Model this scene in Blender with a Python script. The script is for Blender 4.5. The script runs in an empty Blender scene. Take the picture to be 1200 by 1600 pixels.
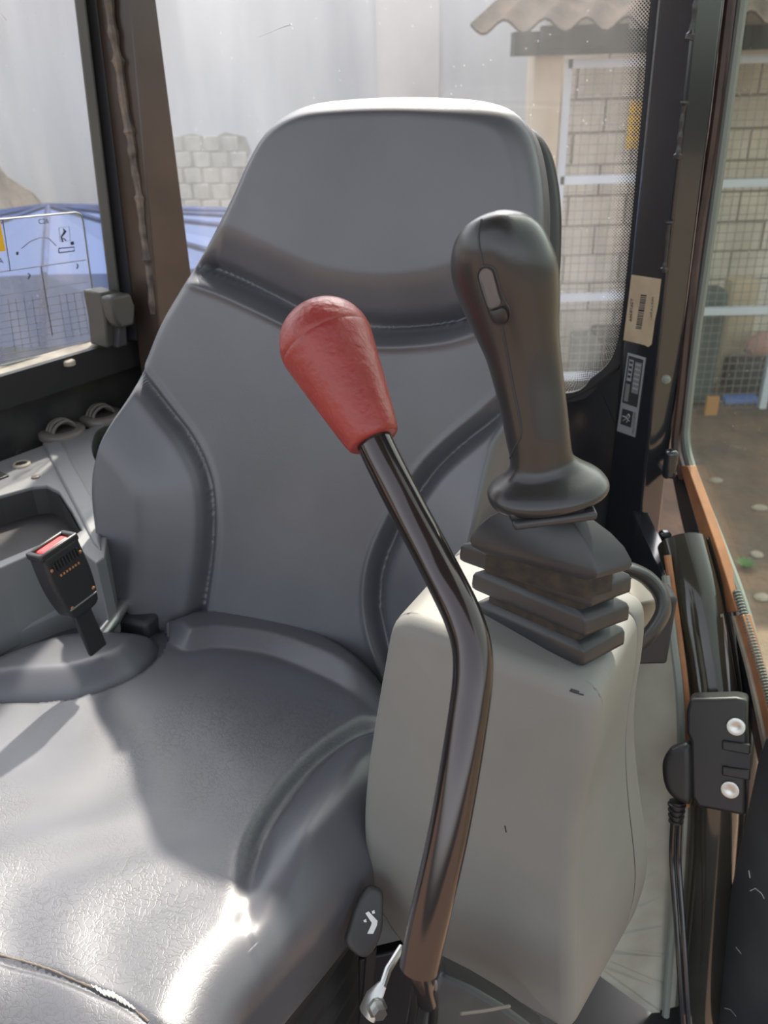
import bpy, bmesh, math, random
import numpy as np
from mathutils import Vector, Matrix
from mathutils.bvhtree import BVHTree
random.seed(7); np.random.seed(7)
S = bpy.context.scene
COL = S.collection
V = Vector
# ------------------------------------------------------------ camera, world, sun, exposure
CAM_Z, F, PITCH, ROLL = 1.10, 1300.0, math.radians(28), math.radians(-1.6)
cam_d = bpy.data.cameras.new('camera'); cam = bpy.data.objects.new('camera', cam_d); COL.objects.link(cam)
cam_d.sensor_fit = 'VERTICAL'; cam_d.sensor_height = 36; cam_d.lens = F / 1600 * 36
cam_d.dof.use_dof = True; cam_d.dof.focus_distance = .66; cam_d.dof.aperture_fstop = 11
cam_d.clip_start = .02; cam_d.clip_end = 200
RM = Matrix.Rotation(math.radians(90) - PITCH, 3, 'X') @ Matrix.Rotation(ROLL, 3, 'Z')
cam.matrix_world = Matrix.Translation((0, 0, CAM_Z)) @ RM.to_4x4()
S.camera = cam
CO = V((0, 0, CAM_Z))
S.view_settings.view_transform = 'Standard'; S.view_settings.look = 'None'
S.view_settings.gamma = 1; S.view_settings.use_curve_mapping = False
S.view_settings.exposure = 0.45
w = bpy.data.worlds.new('world'); S.world = w; w.use_nodes = True
nt = w.node_tree; nt.nodes.clear()
sky = nt.nodes.new('ShaderNodeTexSky'); sky.sky_type = 'NISHITA'; sky.sun_disc = False
sky.sun_elevation = math.radians(50); sky.sun_rotation = math.radians(11.5); sky.air_density = 1.0; sky.dust_density = 3.5; sky.ozone_density = 1
bg = nt.nodes.new('ShaderNodeBackground'); bg.inputs[1].default_value = 0.36
wo = nt.nodes.new('ShaderNodeOutputWorld')
hs = nt.nodes.new('ShaderNodeHueSaturation'); hs.inputs['Saturation'].default_value = .27
nt.links.new(sky.outputs[0], hs.inputs['Color']); nt.links.new(hs.outputs[0], bg.inputs[0]); nt.links.new(bg.outputs[0], wo.inputs[0])
SUN_AZ, SUN_EL = math.radians(11.5), math.radians(50)
sd = V((math.sin(SUN_AZ) * math.cos(SUN_EL), math.cos(SUN_AZ) * math.cos(SUN_EL), math.sin(SUN_EL)))
sl = bpy.data.lights.new('sun', 'SUN'); sl.energy = 9.0; sl.angle = math.radians(1.2); sl.color = (1, .92, .79)
so = bpy.data.objects.new('sun', sl); COL.objects.link(so); so.rotation_euler = sd.to_track_quat('Z', 'Y').to_euler()
S.cycles.max_bounces = 10; S.cycles.transparent_max_bounces = 16

# ------------------------------------------------------------ measuring helpers
def ray(px, py):
    return (RM @ V(((px - 600) / F, -(py - 800) / F, -1)))
def P(px, py, d):                       # point at depth d
    return CO + ray(px, py) * d
def PP(px, py, o, n):                   # point on a plane
    r = ray(px, py); return CO + r * ((V(o) - CO).dot(V(n)) / r.dot(V(n)))
def PY(px, py, Y): return PP(px, py, (0, Y, 0), (0, 1, 0))
def PZ(px, py, Z): return PP(px, py, (0, 0, Z), (0, 0, 1))

# ------------------------------------------------------------ materials
MATSTR = {}
def mat(name, col, rough=.5, metal=0, bump=None, bscale=200, bdist=.001, var=0, vscale=6, spec=.5, coat=0, col2=None, musk=False, emit=None):
    m = bpy.data.materials.new(name); m.use_nodes = True; t = m.node_tree; b = t.nodes['Principled BSDF']
    b.inputs['Base Color'].default_value = (*col, 1); b.inputs['Roughness'].default_value = rough
    b.inputs['Metallic'].default_value = metal; b.inputs['Specular IOR Level'].default_value = spec
    b.inputs['Coat Weight'].default_value = coat; b.inputs['Coat Roughness'].default_value = .08
    tc = t.nodes.new('ShaderNodeTexCoord')
    if var or col2:
        n = t.nodes.new('ShaderNodeTexNoise'); n.inputs['Scale'].default_value = vscale; n.inputs['Detail'].default_value = 6
        t.links.new(tc.outputs['Object'], n.inputs['Vector'])
        r = t.nodes.new('ShaderNodeValToRGB'); c2 = col2 or tuple(c * (1 - var) for c in col)
        r.color_ramp.elements[0].position = .35; r.color_ramp.elements[1].position = .68
        r.color_ramp.elements[0].color = (*c2, 1); r.color_ramp.elements[1].color = (*col, 1)
        t.links.new(n.outputs['Fac'], r.inputs[0]); t.links.new(r.outputs[0], b.inputs['Base Color'])
    if bump:
        bp = t.nodes.new('ShaderNodeBump'); bp.inputs['Strength'].default_value = bump; bp.inputs['Distance'].default_value = bdist
        n2 = t.nodes.new('ShaderNodeTexNoise'); n2.inputs['Scale'].default_value = bscale; n2.inputs['Detail'].default_value = 4
        t.links.new(tc.outputs['Object'], n2.inputs['Vector'])
        t.links.new(n2.outputs['Fac'], bp.inputs['Height']); t.links.new(bp.outputs[0], b.inputs['Normal'])
    return m
def leather(name, wr):
    m = mat(name, (.088, .091, .106), .36, var=.2, vscale=9, spec=.8)
    t = m.node_tree; b = t.nodes['Principled BSDF']; tc = t.nodes.new('ShaderNodeTexCoord')
    v = t.nodes.new('ShaderNodeTexVoronoi'); v.feature = 'DISTANCE_TO_EDGE'; v.inputs['Scale'].default_value = 420
    wn = t.nodes.new('ShaderNodeTexNoise'); wn.inputs['Scale'].default_value = 22; wn.inputs['Detail'].default_value = 5
    add = t.nodes.new('ShaderNodeVectorMath'); add.operation = 'MULTIPLY_ADD'; add.inputs[1].default_value = (.07, .07, .07)
    t.links.new(tc.outputs['Object'], wn.inputs['Vector']); t.links.new(wn.outputs['Color'], add.inputs[0]); t.links.new(tc.outputs['Object'], add.inputs[2])
    v2 = t.nodes.new('ShaderNodeTexVoronoi'); v2.feature = 'DISTANCE_TO_EDGE'; v2.inputs['Scale'].default_value = 150
    t.links.new(add.outputs[0], v2.inputs['Vector']); t.links.new(add.outputs[0], v.inputs['Vector'])
    r = t.nodes.new('ShaderNodeMapRange'); r.inputs[2].default_value = .09; r.inputs[1].default_value = 0
    r.inputs['From Max'].default_value = .10; r.inputs['To Min'].default_value = 0; r.inputs['To Max'].default_value = 1
    t.links.new(v2.outputs['Distance'], r.inputs['Value'])
    mask = t.nodes.new('ShaderNodeTexNoise'); mask.inputs['Scale'].default_value = 5; mask.inputs['Detail'].default_value = 2
    t.links.new(tc.outputs['Object'], mask.inputs['Vector'])
    mr = t.nodes.new('ShaderNodeMapRange'); mr.inputs['From Min'].default_value = .48; mr.inputs['From Max'].default_value = .62
    t.links.new(mask.outputs['Fac'], mr.inputs['Value'])
    mm = t.nodes.new('ShaderNodeMath'); mm.operation = 'MULTIPLY'; t.links.new(r.outputs[0], mm.inputs[0]); t.links.new(mr.outputs[0], mm.inputs[1])
    b1 = t.nodes.new('ShaderNodeBump'); b1.inputs['Strength'].default_value = .16 * wr; b1.inputs['Distance'].default_value = .0005
    t.links.new(mm.outputs[0], b1.inputs['Height'])
    b2 = t.nodes.new('ShaderNodeBump'); b2.inputs['Strength'].default_value = .07; b2.inputs['Distance'].default_value = .0005
    t.links.new(v.outputs['Distance'], b2.inputs['Height']); t.links.new(b1.outputs[0], b2.inputs['Normal'])
    t.links.new(b2.outputs[0], b.inputs['Normal'])
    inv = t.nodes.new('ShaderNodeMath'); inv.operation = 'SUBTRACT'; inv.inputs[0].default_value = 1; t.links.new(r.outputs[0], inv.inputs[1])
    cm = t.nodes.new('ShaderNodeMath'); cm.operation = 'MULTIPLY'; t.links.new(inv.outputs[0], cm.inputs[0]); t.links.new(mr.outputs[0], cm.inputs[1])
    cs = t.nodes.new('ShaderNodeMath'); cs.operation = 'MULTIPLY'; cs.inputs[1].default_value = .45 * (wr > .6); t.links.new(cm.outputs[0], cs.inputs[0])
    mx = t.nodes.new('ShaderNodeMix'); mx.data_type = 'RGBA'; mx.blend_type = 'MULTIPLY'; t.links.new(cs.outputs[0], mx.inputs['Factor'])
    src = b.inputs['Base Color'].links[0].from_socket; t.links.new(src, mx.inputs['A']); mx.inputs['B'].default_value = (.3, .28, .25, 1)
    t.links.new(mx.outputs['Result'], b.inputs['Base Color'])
    return m
M = {}
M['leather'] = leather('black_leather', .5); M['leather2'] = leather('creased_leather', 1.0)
M['black'] = mat('black_plastic', (.02, .02, .022), .42, bump=.15, bscale=500, bdist=.0004)
M['grip'] = mat('grip_rubber', (.022, .022, .023), .31, bump=.3, bscale=500, bdist=.0003)
M['grip'].node_tree.nodes['Principled BSDF'].inputs['Coat Weight'].default_value = .25; M['grip'].node_tree.nodes['Principled BSDF'].inputs['Coat Roughness'].default_value = .22
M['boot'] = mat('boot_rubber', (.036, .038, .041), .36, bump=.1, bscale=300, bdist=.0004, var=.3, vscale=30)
M['dust_shade'] = mat('shaded_dusty_rubber', (.018, .018, .017), .9, col2=(.045, .035, .025), vscale=120)  # dusty necks, darkened in colour for the shade between the folds
M['pod'] = mat('grey_plastic', (.20, .20, .187), .58, spec=.35, bump=.25, bscale=700, bdist=.0004, var=.08, vscale=12)
M['console'] = mat('console_plastic', (.20, .205, .21), .5, bump=.15, bscale=600, bdist=.0004, var=.1, vscale=10)
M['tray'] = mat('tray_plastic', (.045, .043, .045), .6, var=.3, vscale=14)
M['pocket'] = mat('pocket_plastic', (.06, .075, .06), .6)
M['paint'] = mat('black_gloss_paint', (.022, .024, .03), .16, coat=.5, bump=.05, bscale=30, bdist=.001)
M['paint2'] = mat('dusty_black_paint', (.045, .043, .04), .35, col2=(.02, .02, .022), vscale=18)
M['rod'] = mat('lever_steel', (.085, .075, .075), .13, metal=.85, bump=.03, bscale=20, bdist=.001)
M['red'] = mat('red_knob', (.29, .042, .036), .36, bump=.9, bscale=150, bdist=.0012, var=.15, vscale=30)
M['redbtn'] = mat('red_button', (.75, .06, .06), .35)
M['steel'] = mat('zinc_steel', (.55, .55, .53), .3, metal=.9, bump=.2, bscale=150, bdist=.0005)
M['seal'] = mat('brown_seal', (.10, .06, .045), .5, col2=(.05, .035, .03), vscale=25)
M['seal2'] = mat('orange_brown_seal', (.45, .20, .09), .55, col2=(.32, .14, .07), vscale=40)
M['sealg'] = mat('grey_seal', (.20, .22, .20), .5)
M['frame'] = mat('window_frame', (.10, .105, .10), .35, var=.2)
M['bead'] = mat('sealant_bead', (.22, .175, .14), .45, bump=.6, bscale=60, bdist=.003, col2=(.07, .06, .055), vscale=50)
M['beadb'] = mat('black_bead', (.035, .035, .038), .3, bump=.6, bscale=80, bdist=.003)
M['sill'] = mat('pale_dusty_sill', (.42, .38, .30), .6, col2=(.28, .24, .19), vscale=20)
M['wallin'] = mat('pale_side_lining', (.42, .42, .36), .5, col2=(.34, .33, .27), vscale=20)
M['tubep'] = mat('olive_black_paint', (.04, .038, .03), .12, coat=.6, var=.3, vscale=10)
M['dark'] = mat('dark_steel', (.02, .02, .022), .5, var=.3)
M['rib'] = mat('rubber_bellows', (.018, .018, .02), .7)
M['label'] = mat('cream_label', (.62, .50, .34), .6, col2=(.5, .39, .26), vscale=30)
M['ink'] = mat('ink', (.03, .03, .035), .6)
M['silver'] = mat('silver_plate', (.42, .43, .45), .35, metal=.3)
M['white'] = mat('white_print', (.8, .8, .8), .6)
M['yellow'] = mat('yellow_print', (.85, .5, .02), .6)
M['beige'] = mat('beige_block', (.36, .32, .26), .6, var=.3)
M['vent'] = mat('vent_plastic', (.17, .15, .135), .42, var=.2, vscale=30)
# outside
M['plaster'] = mat('pale_plaster', (.76, .765, .76), .9, col2=(.60, .605, .61), vscale=2.2, bump=.2, bscale=20, bdist=.01)
def stretch(m, v):
    t = m.node_tree
    for n in t.nodes:
        if n.type == 'TEX_NOISE':
            mp = t.nodes.new('ShaderNodeMapping'); mp.inputs['Scale'].default_value = v
            l = n.inputs['Vector'].links[0].from_socket; t.links.new(l, mp.inputs[0]); t.links.new(mp.outputs[0], n.inputs['Vector'])
stretch(M['plaster'], (1, 1, .22))
M['plaster2'] = mat('pinkish_plaster', (.72, .69, .66), .9, col2=(.6, .57, .55), vscale=1.5)
M['block'] = mat('cement_block', (.78, .71, .60), .95, col2=(.60, .55, .47), vscale=5, bump=.3, bscale=30, bdist=.01)
M['blockp'] = mat('pale_block', (.66, .64, .58), .95, col2=(.50, .48, .43), vscale=9, bump=.3, bscale=30, bdist=.01)
M['mortar'] = mat('mortar', (.42, .38, .34), .95)
M['post'] = mat('render_post', (.66, .55, .40), .9, var=.2, vscale=5)
M['rooft'] = mat('weathered_sheet', (.075, .052, .045), .95, spec=.05, col2=(.03, .025, .022), vscale=8, bump=.4, bscale=30, bdist=.01)
M['wood'] = mat('grey_timber', (.045, .052, .048), .9, col2=(.02, .025, .025), vscale=6)
M['galv'] = mat('white_gate_paint', (.62, .68, .74), .45)
M['wire'] = mat('mesh_wire', (.28, .27, .26), .5, metal=.4)
M['soil'] = mat('brown_earth', (.21, .13, .085), .95, col2=(.12, .085, .062), vscale=3.5, bump=.8, bscale=8, bdist=.05)
M['tarp'] = mat('blue_tarpaulin', (.018, .045, .15), .8, spec=.1, col2=(.008, .02, .07), vscale=9, bump=.3, bscale=18, bdist=.01)
M['tarpl'] = mat('light_tarpaulin', (.035, .062, .15), .8, spec=.1)  # cover colour, lighter than the skirt
M['sand'] = mat('sand', (.44, .37, .29), .95, col2=(.28, .24, .19), vscale=6, bump=.8, bscale=15, bdist=.04)
M['sealk'] = mat('dull_black', (.015, .015, .016), .5)
M['latch'] = mat('latch_plastic', (.06, .06, .055), .45)
M['leaf'] = mat('leaf', (.08, .2, .05), .6)
M['wood2'] = mat('orange_timber', (.5, .25, .08), .7)
M['pink'] = mat('pink_bag', (.55, .3, .25), .6)
M['ltblue'] = mat('blue_can', (.1, .2, .55), .4)
M['olive'] = mat('green_drum', (.07, .10, .09), .6)

def glass(name, haze, tint=(1, 1, 1), streak=4):
    m = bpy.data.materials.new(name); m.use_nodes = True; t = m.node_tree; t.nodes.clear(); N = t.nodes.new; L = t.links.new
    o = N('ShaderNodeOutputMaterial'); tr = N('ShaderNodeBsdfTransparent'); tr.inputs[0].default_value = (*tint, 1)
    gl = N('ShaderNodeBsdfGlossy'); gl.inputs['Roughness'].default_value = .02
    df = N('ShaderNodeBsdfDiffuse'); df.inputs[0].default_value = (.8, .8, .78, 1)
    ts = N('ShaderNodeBsdfTranslucent'); ts.inputs[0].default_value = (.85, .85, .83, 1)
    md = N('ShaderNodeMixShader'); L(df.outputs[0], md.inputs[1]); L(ts.outputs[0], md.inputs[2]); md.inputs[0].default_value = .6
    tc = N('ShaderNodeTexCoord'); mp = N('ShaderNodeMapping'); mp.inputs['Scale'].default_value = (1, 1, .18); L(tc.outputs['Object'], mp.inputs[0])
    n = N('ShaderNodeTexNoise'); n.inputs['Scale'].default_value = streak * 3; n.inputs['Detail'].default_value = 8; n.inputs['Roughness'].default_value = .65; L(mp.outputs[0], n.inputs['Vector'])
    mr = N('ShaderNodeMapRange'); mr.inputs['From Min'].default_value = .3; mr.inputs['From Max'].default_value = .75
    mr.inputs['To Min'].default_value = haze * .5; mr.inputs['To Max'].default_value = haze * 1.6; L(n.outputs['Fac'], mr.inputs['Value'])
    # small specks of dried dirt
    vo = N('ShaderNodeTexVoronoi'); vo.inputs['Scale'].default_value = 55; L(tc.outputs['Object'], vo.inputs['Vector'])
    lt = N('ShaderNodeMath'); lt.operation = 'LESS_THAN'; lt.inputs[1].default_value = .07; L(vo.outputs['Distance'], lt.inputs[0])
    sc = N('ShaderNodeMath'); sc.operation = 'MULTIPLY'; sc.inputs[1].default_value = .12; L(lt.outputs[0], sc.inputs[0])
    ad = N('ShaderNodeMath'); ad.operation = 'ADD'; L(mr.outputs[0], ad.inputs[0]); L(sc.outputs[0], ad.inputs[1])
    mh = N('ShaderNodeMixShader'); L(ad.outputs[0], mh.inputs[0]); L(tr.outputs[0], mh.inputs[1]); L(md.outputs[0], mh.inputs[2])
    lw = N('ShaderNodeLayerWeight'); pw = N('ShaderNodeMath'); pw.operation = 'POWER'; pw.inputs[1].default_value = 5; L(lw.outputs['Facing'], pw.inputs[0])
    ml = N('ShaderNodeMath'); ml.operation = 'MULTIPLY_ADD'; ml.inputs[1].default_value = .6; ml.inputs[2].default_value = .03; L(pw.outputs[0], ml.inputs[0])
    mg = N('ShaderNodeMixShader'); L(ml.outputs[0], mg.inputs[0]); L(mh.outputs[0], mg.inputs[1]); L(gl.outputs[0], mg.inputs[2])
    L(mg.outputs[0], o.inputs[0]); return m
M['glass'] = glass('dusty_glass', .04); M['glassd'] = glass('door_glass', .02, (.86, .9, .84))
M['film'] = glass('clear_sticker_film', .05, (.97, .98, 1))

def frit_mat():
    m = bpy.data.materials.new('dotted_frit'); m.use_nodes = True; t = m.node_tree; t.nodes.clear(); N = t.nodes.new; L = t.links.new
    o = N('ShaderNodeOutputMaterial'); tr = N('ShaderNodeBsdfTransparent'); bl = N('ShaderNodeBsdfPrincipled'); bl.inputs['Base Color'].default_value = (.02, .02, .02, 1)
    uv = N('ShaderNodeTexCoord'); sx = N('ShaderNodeSeparateXYZ'); L(uv.outputs['UV'], sx.inputs[0])
    def mth(op, a, b=None):
        n = N('ShaderNodeMath'); n.operation = op
        for i, v in enumerate((a, b)):
            if v is None: continue
            if isinstance(v, (int, float)): n.inputs[i].default_value = v
            else: L(v, n.inputs[i])
        return n.outputs[0]
    P_ = .0042
    row = mth('FLOOR', mth('DIVIDE', sx.outputs[1], P_ * .5)); odd = mth('MODULO', row, 2)
    fy = mth('SUBTRACT', mth('FRACT', mth('DIVIDE', sx.outputs[1], P_ * .5)), .5)
    fx = mth('SUBTRACT', mth('FRACT', mth('ADD', mth('DIVIDE', sx.outputs[0], P_), mth('MULTIPLY', odd, .5))), .5)
    dd = mth('SQRT', mth('ADD', mth('POWER', fx, 2), mth('POWER', mth('MULTIPLY', fy, .5), 2)))
    rad = mth('ADD', mth('MULTIPLY', sx.outputs[0], 11), .05)      # dots grow towards the solid black edge
    ins = mth('LESS_THAN', dd, rad)
    mx = N('ShaderNodeMixShader'); L(ins, mx.inputs[0]); L(tr.outputs[0], mx.inputs[1]); L(bl.outputs[0], mx.inputs[2]); L(mx.outputs[0], o.inputs[0]); return m
M['frit'] = frit_mat()

# ------------------------------------------------------------ object helpers
def link(name, verts, faces, m, parent=None, smooth=True, sharp=None):
    me = bpy.data.meshes.new(name); me.from_pydata([tuple(v) for v in verts], [], faces); me.update()
    bm = bmesh.new(); bm.from_mesh(me); bmesh.ops.recalc_face_normals(bm, faces=bm.faces); bm.to_mesh(me); bm.free()
    if smooth:
        me.polygons.foreach_set('use_smooth', [True] * len(me.polygons))
        if sharp: me.set_sharp_from_angle(angle=math.radians(sharp))
    if m: me.materials.append(M[m] if isinstance(m, str) else m)
    o = bpy.data.objects.new(name, me); COL.objects.link(o)
    if parent: o.parent = parent; o.matrix_parent_inverse = parent.matrix_basis.inverted()
    return o
def tag(o, label, cat, group=None, kind=None):
    if label: o['label'] = label
    if cat: o['category'] = cat
    if group: o['group'] = group
    if kind: o['kind'] = kind
    return o
def thing(name, label, cat, loc, group=None):
    o = bpy.data.objects.new(name, None); o.location = loc; o.empty_display_size = .05; COL.objects.link(o)
    return tag(o, label, cat, group)
def struct(o, label=None): 
    o['kind'] = 'structure'
    if label: o['label'] = label
    return o
class MB:
    def __init__(s): s.v = []; s.f = []
    def add(s, v, f):
        k = len(s.v); s.v += [tuple(x) for x in v]; s.f += [tuple(i + k for i in q) for q in f]; return s
    def prism(s, bot, top):               # two matching polygons
        n = len(bot)
        return s.add(list(bot) + list(top), [tuple(range(n))[::-1], tuple(range(n, 2 * n))] + [(i, (i + 1) % n, n + (i + 1) % n, n + i) for i in range(n)])
    def box(s, c, x, y, z):               # half vectors
        c, x, y, z = V(c), V(x), V(y), V(z)
        b = [c - x - y - z, c + x - y - z, c + x + y - z, c - x + y - z]
        return s.prism(b, [p + 2 * z for p in b])
    def abox(s, lo, hi):
        lo, hi = V(lo), V(hi); c = (lo + hi) / 2; h = (hi - lo) / 2
        return s.box(c, (h.x, 0, 0), (0, h.y, 0), (0, 0, h.z))
    def tube(s, pts, r, n=12, cap=True, flat=1, up=None):
        pts = [V(p) for p in pts]; rs = r if isinstance(r, (list, tuple)) else [r] * len(pts)
        vs = []; fs = []; prev = None
        for i, p in enumerate(pts):
            t = (pts[min(i + 1, len(pts) - 1)] - pts[max(i - 1, 0)]).normalized()
            if prev is None:
                a = V(up) if up else (V((0, 0, 1)) if abs(t.z) < .9 else V((1, 0, 0)))
                a = (a - t * a.dot(t)).normalized()
            else: a = (prev - t * prev.dot(t)).normalized()
            prev = a; b = t.cross(a)
            for k in range(n):
                an = 2 * math.pi * k / n; vs.append(p + (a * math.cos(an) * flat + b * math.sin(an)) * rs[i])
        for i in range(len(pts) - 1):
            for k in range(n): fs.append((i * n + k, i * n + (k + 1) % n, (i + 1) * n + (k + 1) % n, (i + 1) * n + k))
        if cap: fs += [tuple(range(n))[::-1], tuple((len(pts) - 1) * n + k for k in range(n))]
        return s.add(vs, fs)
    def build(s, name, m, parent=None, smooth=True, sharp=35, bevel=0, seg=2):
        o = link(name, s.v, s.f, m, parent, smooth, sharp)
        if bevel:
            md = o.modifiers.new('bevel', 'BEVEL'); md.width = bevel; md.segments = seg; md.limit_method = 'ANGLE'; md.angle_limit = math.radians(35); md.harden_normals = False
        return o
def smooth_pts(pts, n, closed=False):
    p = np.array([list(q) for q in pts], float); L = len(p); out = []
    segs = L if closed else L - 1
    for i in range(segs):
        if closed: a, b, c, d = p[(i - 1) % L], p[i], p[(i + 1) % L], p[(i + 2) % L]
        else: a, b, c, d = p[max(i - 1, 0)], p[i], p[i + 1], p[min(i + 2, L - 1)]
        for k in range(12):
            t = k / 12; out.append(.5 * ((2 * b) + (-a + c) * t + (2 * a - 5 * b + 4 * c - d) * t * t + (-a + 3 * b - 3 * c + d) * t ** 3))
    out.append(p[0] if closed else p[-1]); out = np.array(out)
    s = np.r_[0, np.cumsum(np.linalg.norm(np.diff(out, axis=0), axis=1))]
    q = np.linspace(0, s[-1], n + 1 if closed else n)
    r = np.stack([np.interp(q, s, out[:, k]) for k in range(out.shape[1])], 1)
    return r[:-1] if closed else r
def spath(pts, n): return [V(q) for q in smooth_pts(pts, n)]
def dist_poly(pt, poly, closed=False):
    a = poly if closed else poly[:-1]; b = np.roll(poly, -1, 0) if closed else poly[1:]
    out = np.full(len(pt), 1e9)
    for i in range(0, len(a)):
        ab = b[i] - a[i]; L2 = max((ab ** 2).sum(), 1e-12)
        t = np.clip(((pt - a[i]) @ ab) / L2, 0, 1); d = np.linalg.norm(pt - a[i] - t[:, None] * ab, axis=1)
        out = np.minimum(out, d)
    return out
def inside(pt, poly):
    r = np.zeros(len(pt), bool); n = len(poly)
    for i in range(n):
        a, b = poly[i], poly[(i + 1) % n]
        if a[1] == b[1]: continue
        c = ((a[1] > pt[:, 1]) != (b[1] > pt[:, 1])) & (pt[:, 0] < (b[0] - a[0]) * (pt[:, 1] - a[1]) / (b[1] - a[1]) + a[0])
        r ^= c
    return r
def sstep(x, a, b):
    t = np.clip((x - a) / (b - a), 0, 1); return t * t * (3 - 2 * t)
def pillow(name, m, out, org, U, Vv, N, T, r, hf=None, parent=None, n=240, rings=60, rb=None, center=None, nr=10, sharp=None):
    """a padded or moulded body: outline out (u,v) on the plane org,U,Vv; front face rounds over by r, thickness T"""
    o = np.array(out, float); c = np.array(center) if center is not None else o.mean(0)
    rb = rb or r
    if len(o) != n: o = smooth_pts(o, n, True)
    ts = 1 - np.linspace(0, 1, rings) ** 2.0; ts = ts[:-1]          # 1 .. >0
    pts = np.concatenate([c + (o - c) * t for t in ts] + [c[None]])
    d = dist_poly(pts, o[::2] if n > 200 else o, True); d[:n] = 0
    q = np.clip(d / r, 0, 1); h = -r * (1 - np.sqrt(np.clip(1 - (1 - q) ** 2, 0, 1)))
    if hf is not None: h = h + hf(pts, d) * sstep(d, 0, r * .8)
    U, Vv, N, org = map(lambda x: np.array(x, float), (U, Vv, N, org))
    W = org + pts[:, :1] * U + pts[:, 1:] * Vv + h[:, None] * N
    vs = [W]; f = []
    R = len(ts)
    for j in range(R - 1):
        for k in range(n): f.append((j * n + k, j * n + (k + 1) % n, (j + 1) * n + (k + 1) % n, (j + 1) * n + k))
    ci = R * n
    for k in range(n): f.append(((R - 1) * n + k, (R - 1) * n + (k + 1) % n, ci))
    base = ci + 1; prev = 0
    # back side
    e = np.roll(o, -1, 0) - np.roll(o, 1, 0); nn = np.stack([e[:, 1], -e[:, 0]], 1); nn /= np.linalg.norm(nn, axis=1)[:, None] + 1e-9
    if ((o - c) * nn).sum() < 0: nn = -nn
    lev = [(0, -(T - rb))] + [(rb * (1 - math.cos(a)), -(T - rb) - rb * math.sin(a)) for a in np.linspace(0, math.pi / 2, nr)[1:]]
    for ins, hh in lev:
        q = o - nn * ins; vs.append(org + q[:, :1] * U + q[:, 1:] * Vv + hh * N)
        for k in range(n): f.append((prev + k, prev + (k + 1) % n, base + (k + 1) % n, base + k))
        prev = base; base += n
    vs.append((org + c[0] * U + c[1] * Vv - T * N)[None])
    for k in range(n): f.append((prev + k, prev + (k + 1) % n, base))
    return link(name, np.concatenate(vs), f, m, parent, True, sharp)
def to_uv(pts, org, U, Vv, N):
    r = []
    for x, y in pts:
        p = PP(x, y, org, N) - V(org); r.append((p.dot(V(U)), p.dot(V(Vv))))
    return np.array(r)
def lathe(prof, a, axis, n=40):             # prof (t along, r)
    axis = V(axis).normalized(); u = axis.orthogonal().normalized(); v = axis.cross(u); vs = []; f = []
    for t, r in prof:
        for k in range(n):
            an = 2 * math.pi * k / n; vs.append(V(a) + axis * t + (u * math.cos(an) + v * math.sin(an)) * r)
    for i in range(len(prof) - 1):
        for k in range(n): f.append((i * n + k, i * n + (k + 1) % n, (i + 1) * n + (k + 1) % n, (i + 1) * n + k))
    f += [tuple(range(n))[::-1], tuple((len(prof) - 1) * n + k for k in range(n))]
    return vs, f
def bvh(o):
    me = o.data; return BVHTree.FromPolygons([v.co for v in me.vertices], [list(p.vertices) for p in me.polygons])
def on_surf(tree, px, py, off=0):
    h, nn, i, d = tree.ray_cast(CO, ray(px, py).normalized())
    if h is None: return None, None
    if nn.dot(ray(px, py)) > 0: nn = -nn
    return h + nn * off, nn
def seam(o, pts, r=.0006, m='ink', name='seam', n=60, parent=None, off=0):
    tr = bvh(o); q = []
    for x, y in smooth_pts(pts, n):
        h, nn = on_surf(tr, x, y, off)
        if h is not None: q.append(h)
    mb = MB(); mb.tube(q, r, 6); return mb.build(name, m, parent or o.parent, sharp=None)
def text(s, name, m, org, x, y, size, parent):
    c = bpy.data.curves.new(name, 'FONT'); c.body = s; c.size = size; c.extrude = .00005; c.align_x = 'CENTER'; c.align_y = 'CENTER'
    t = bpy.data.objects.new(name, c); me = bpy.data.meshes.new_from_object(t); bpy.data.objects.remove(t)
    x = V(x).normalized(); z = x.cross(V(y)).normalized(); y = z.cross(x)
    me.transform(Matrix((x, y, z)).transposed().to_4x4()); me.transform(Matrix.Translation(V(org)))
    me.materials.clear(); me.materials.append(M[m]); o = bpy.data.objects.new(name, me); COL.objects.link(o)
    if parent: o.parent = parent; o.matrix_parent_inverse = parent.matrix_basis.inverted()
    return o
Z = V((0, 0, 1))
exec_parts = True
#@@STRUCT@@
# ================================================================== EXTERIOR
GZ = -.9
mb = MB(); mb.abox((-30, -12, GZ - .3), (30, 30, GZ)); struct(mb.build('ground', 'soil'), 'bare brown earth of the yard outside the cab')

# pale plastered boundary wall
WY = 6.4
wl = PY(-700, 100, WY); wr_ = PY(1180, 100, WY)
mb = MB(); mb.abox((-9, WY, GZ), (2.6, WY + .25, 2.6)); struct(mb.build('wall_back', 'plaster'), 'pale grey plastered yard wall seen through the hazy rear glass')
ext = bpy.data.objects['wall_back']
# a column of a different tone standing proud of the wall
a = PY(588, 60, WY); b = PY(640, 60, WY)
mb = MB(); mb.abox((a.x, WY - .03, GZ), (a.x + .42, WY, 2.6)); o = mb.build('wall_pilaster', 'plaster2', ext)
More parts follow.
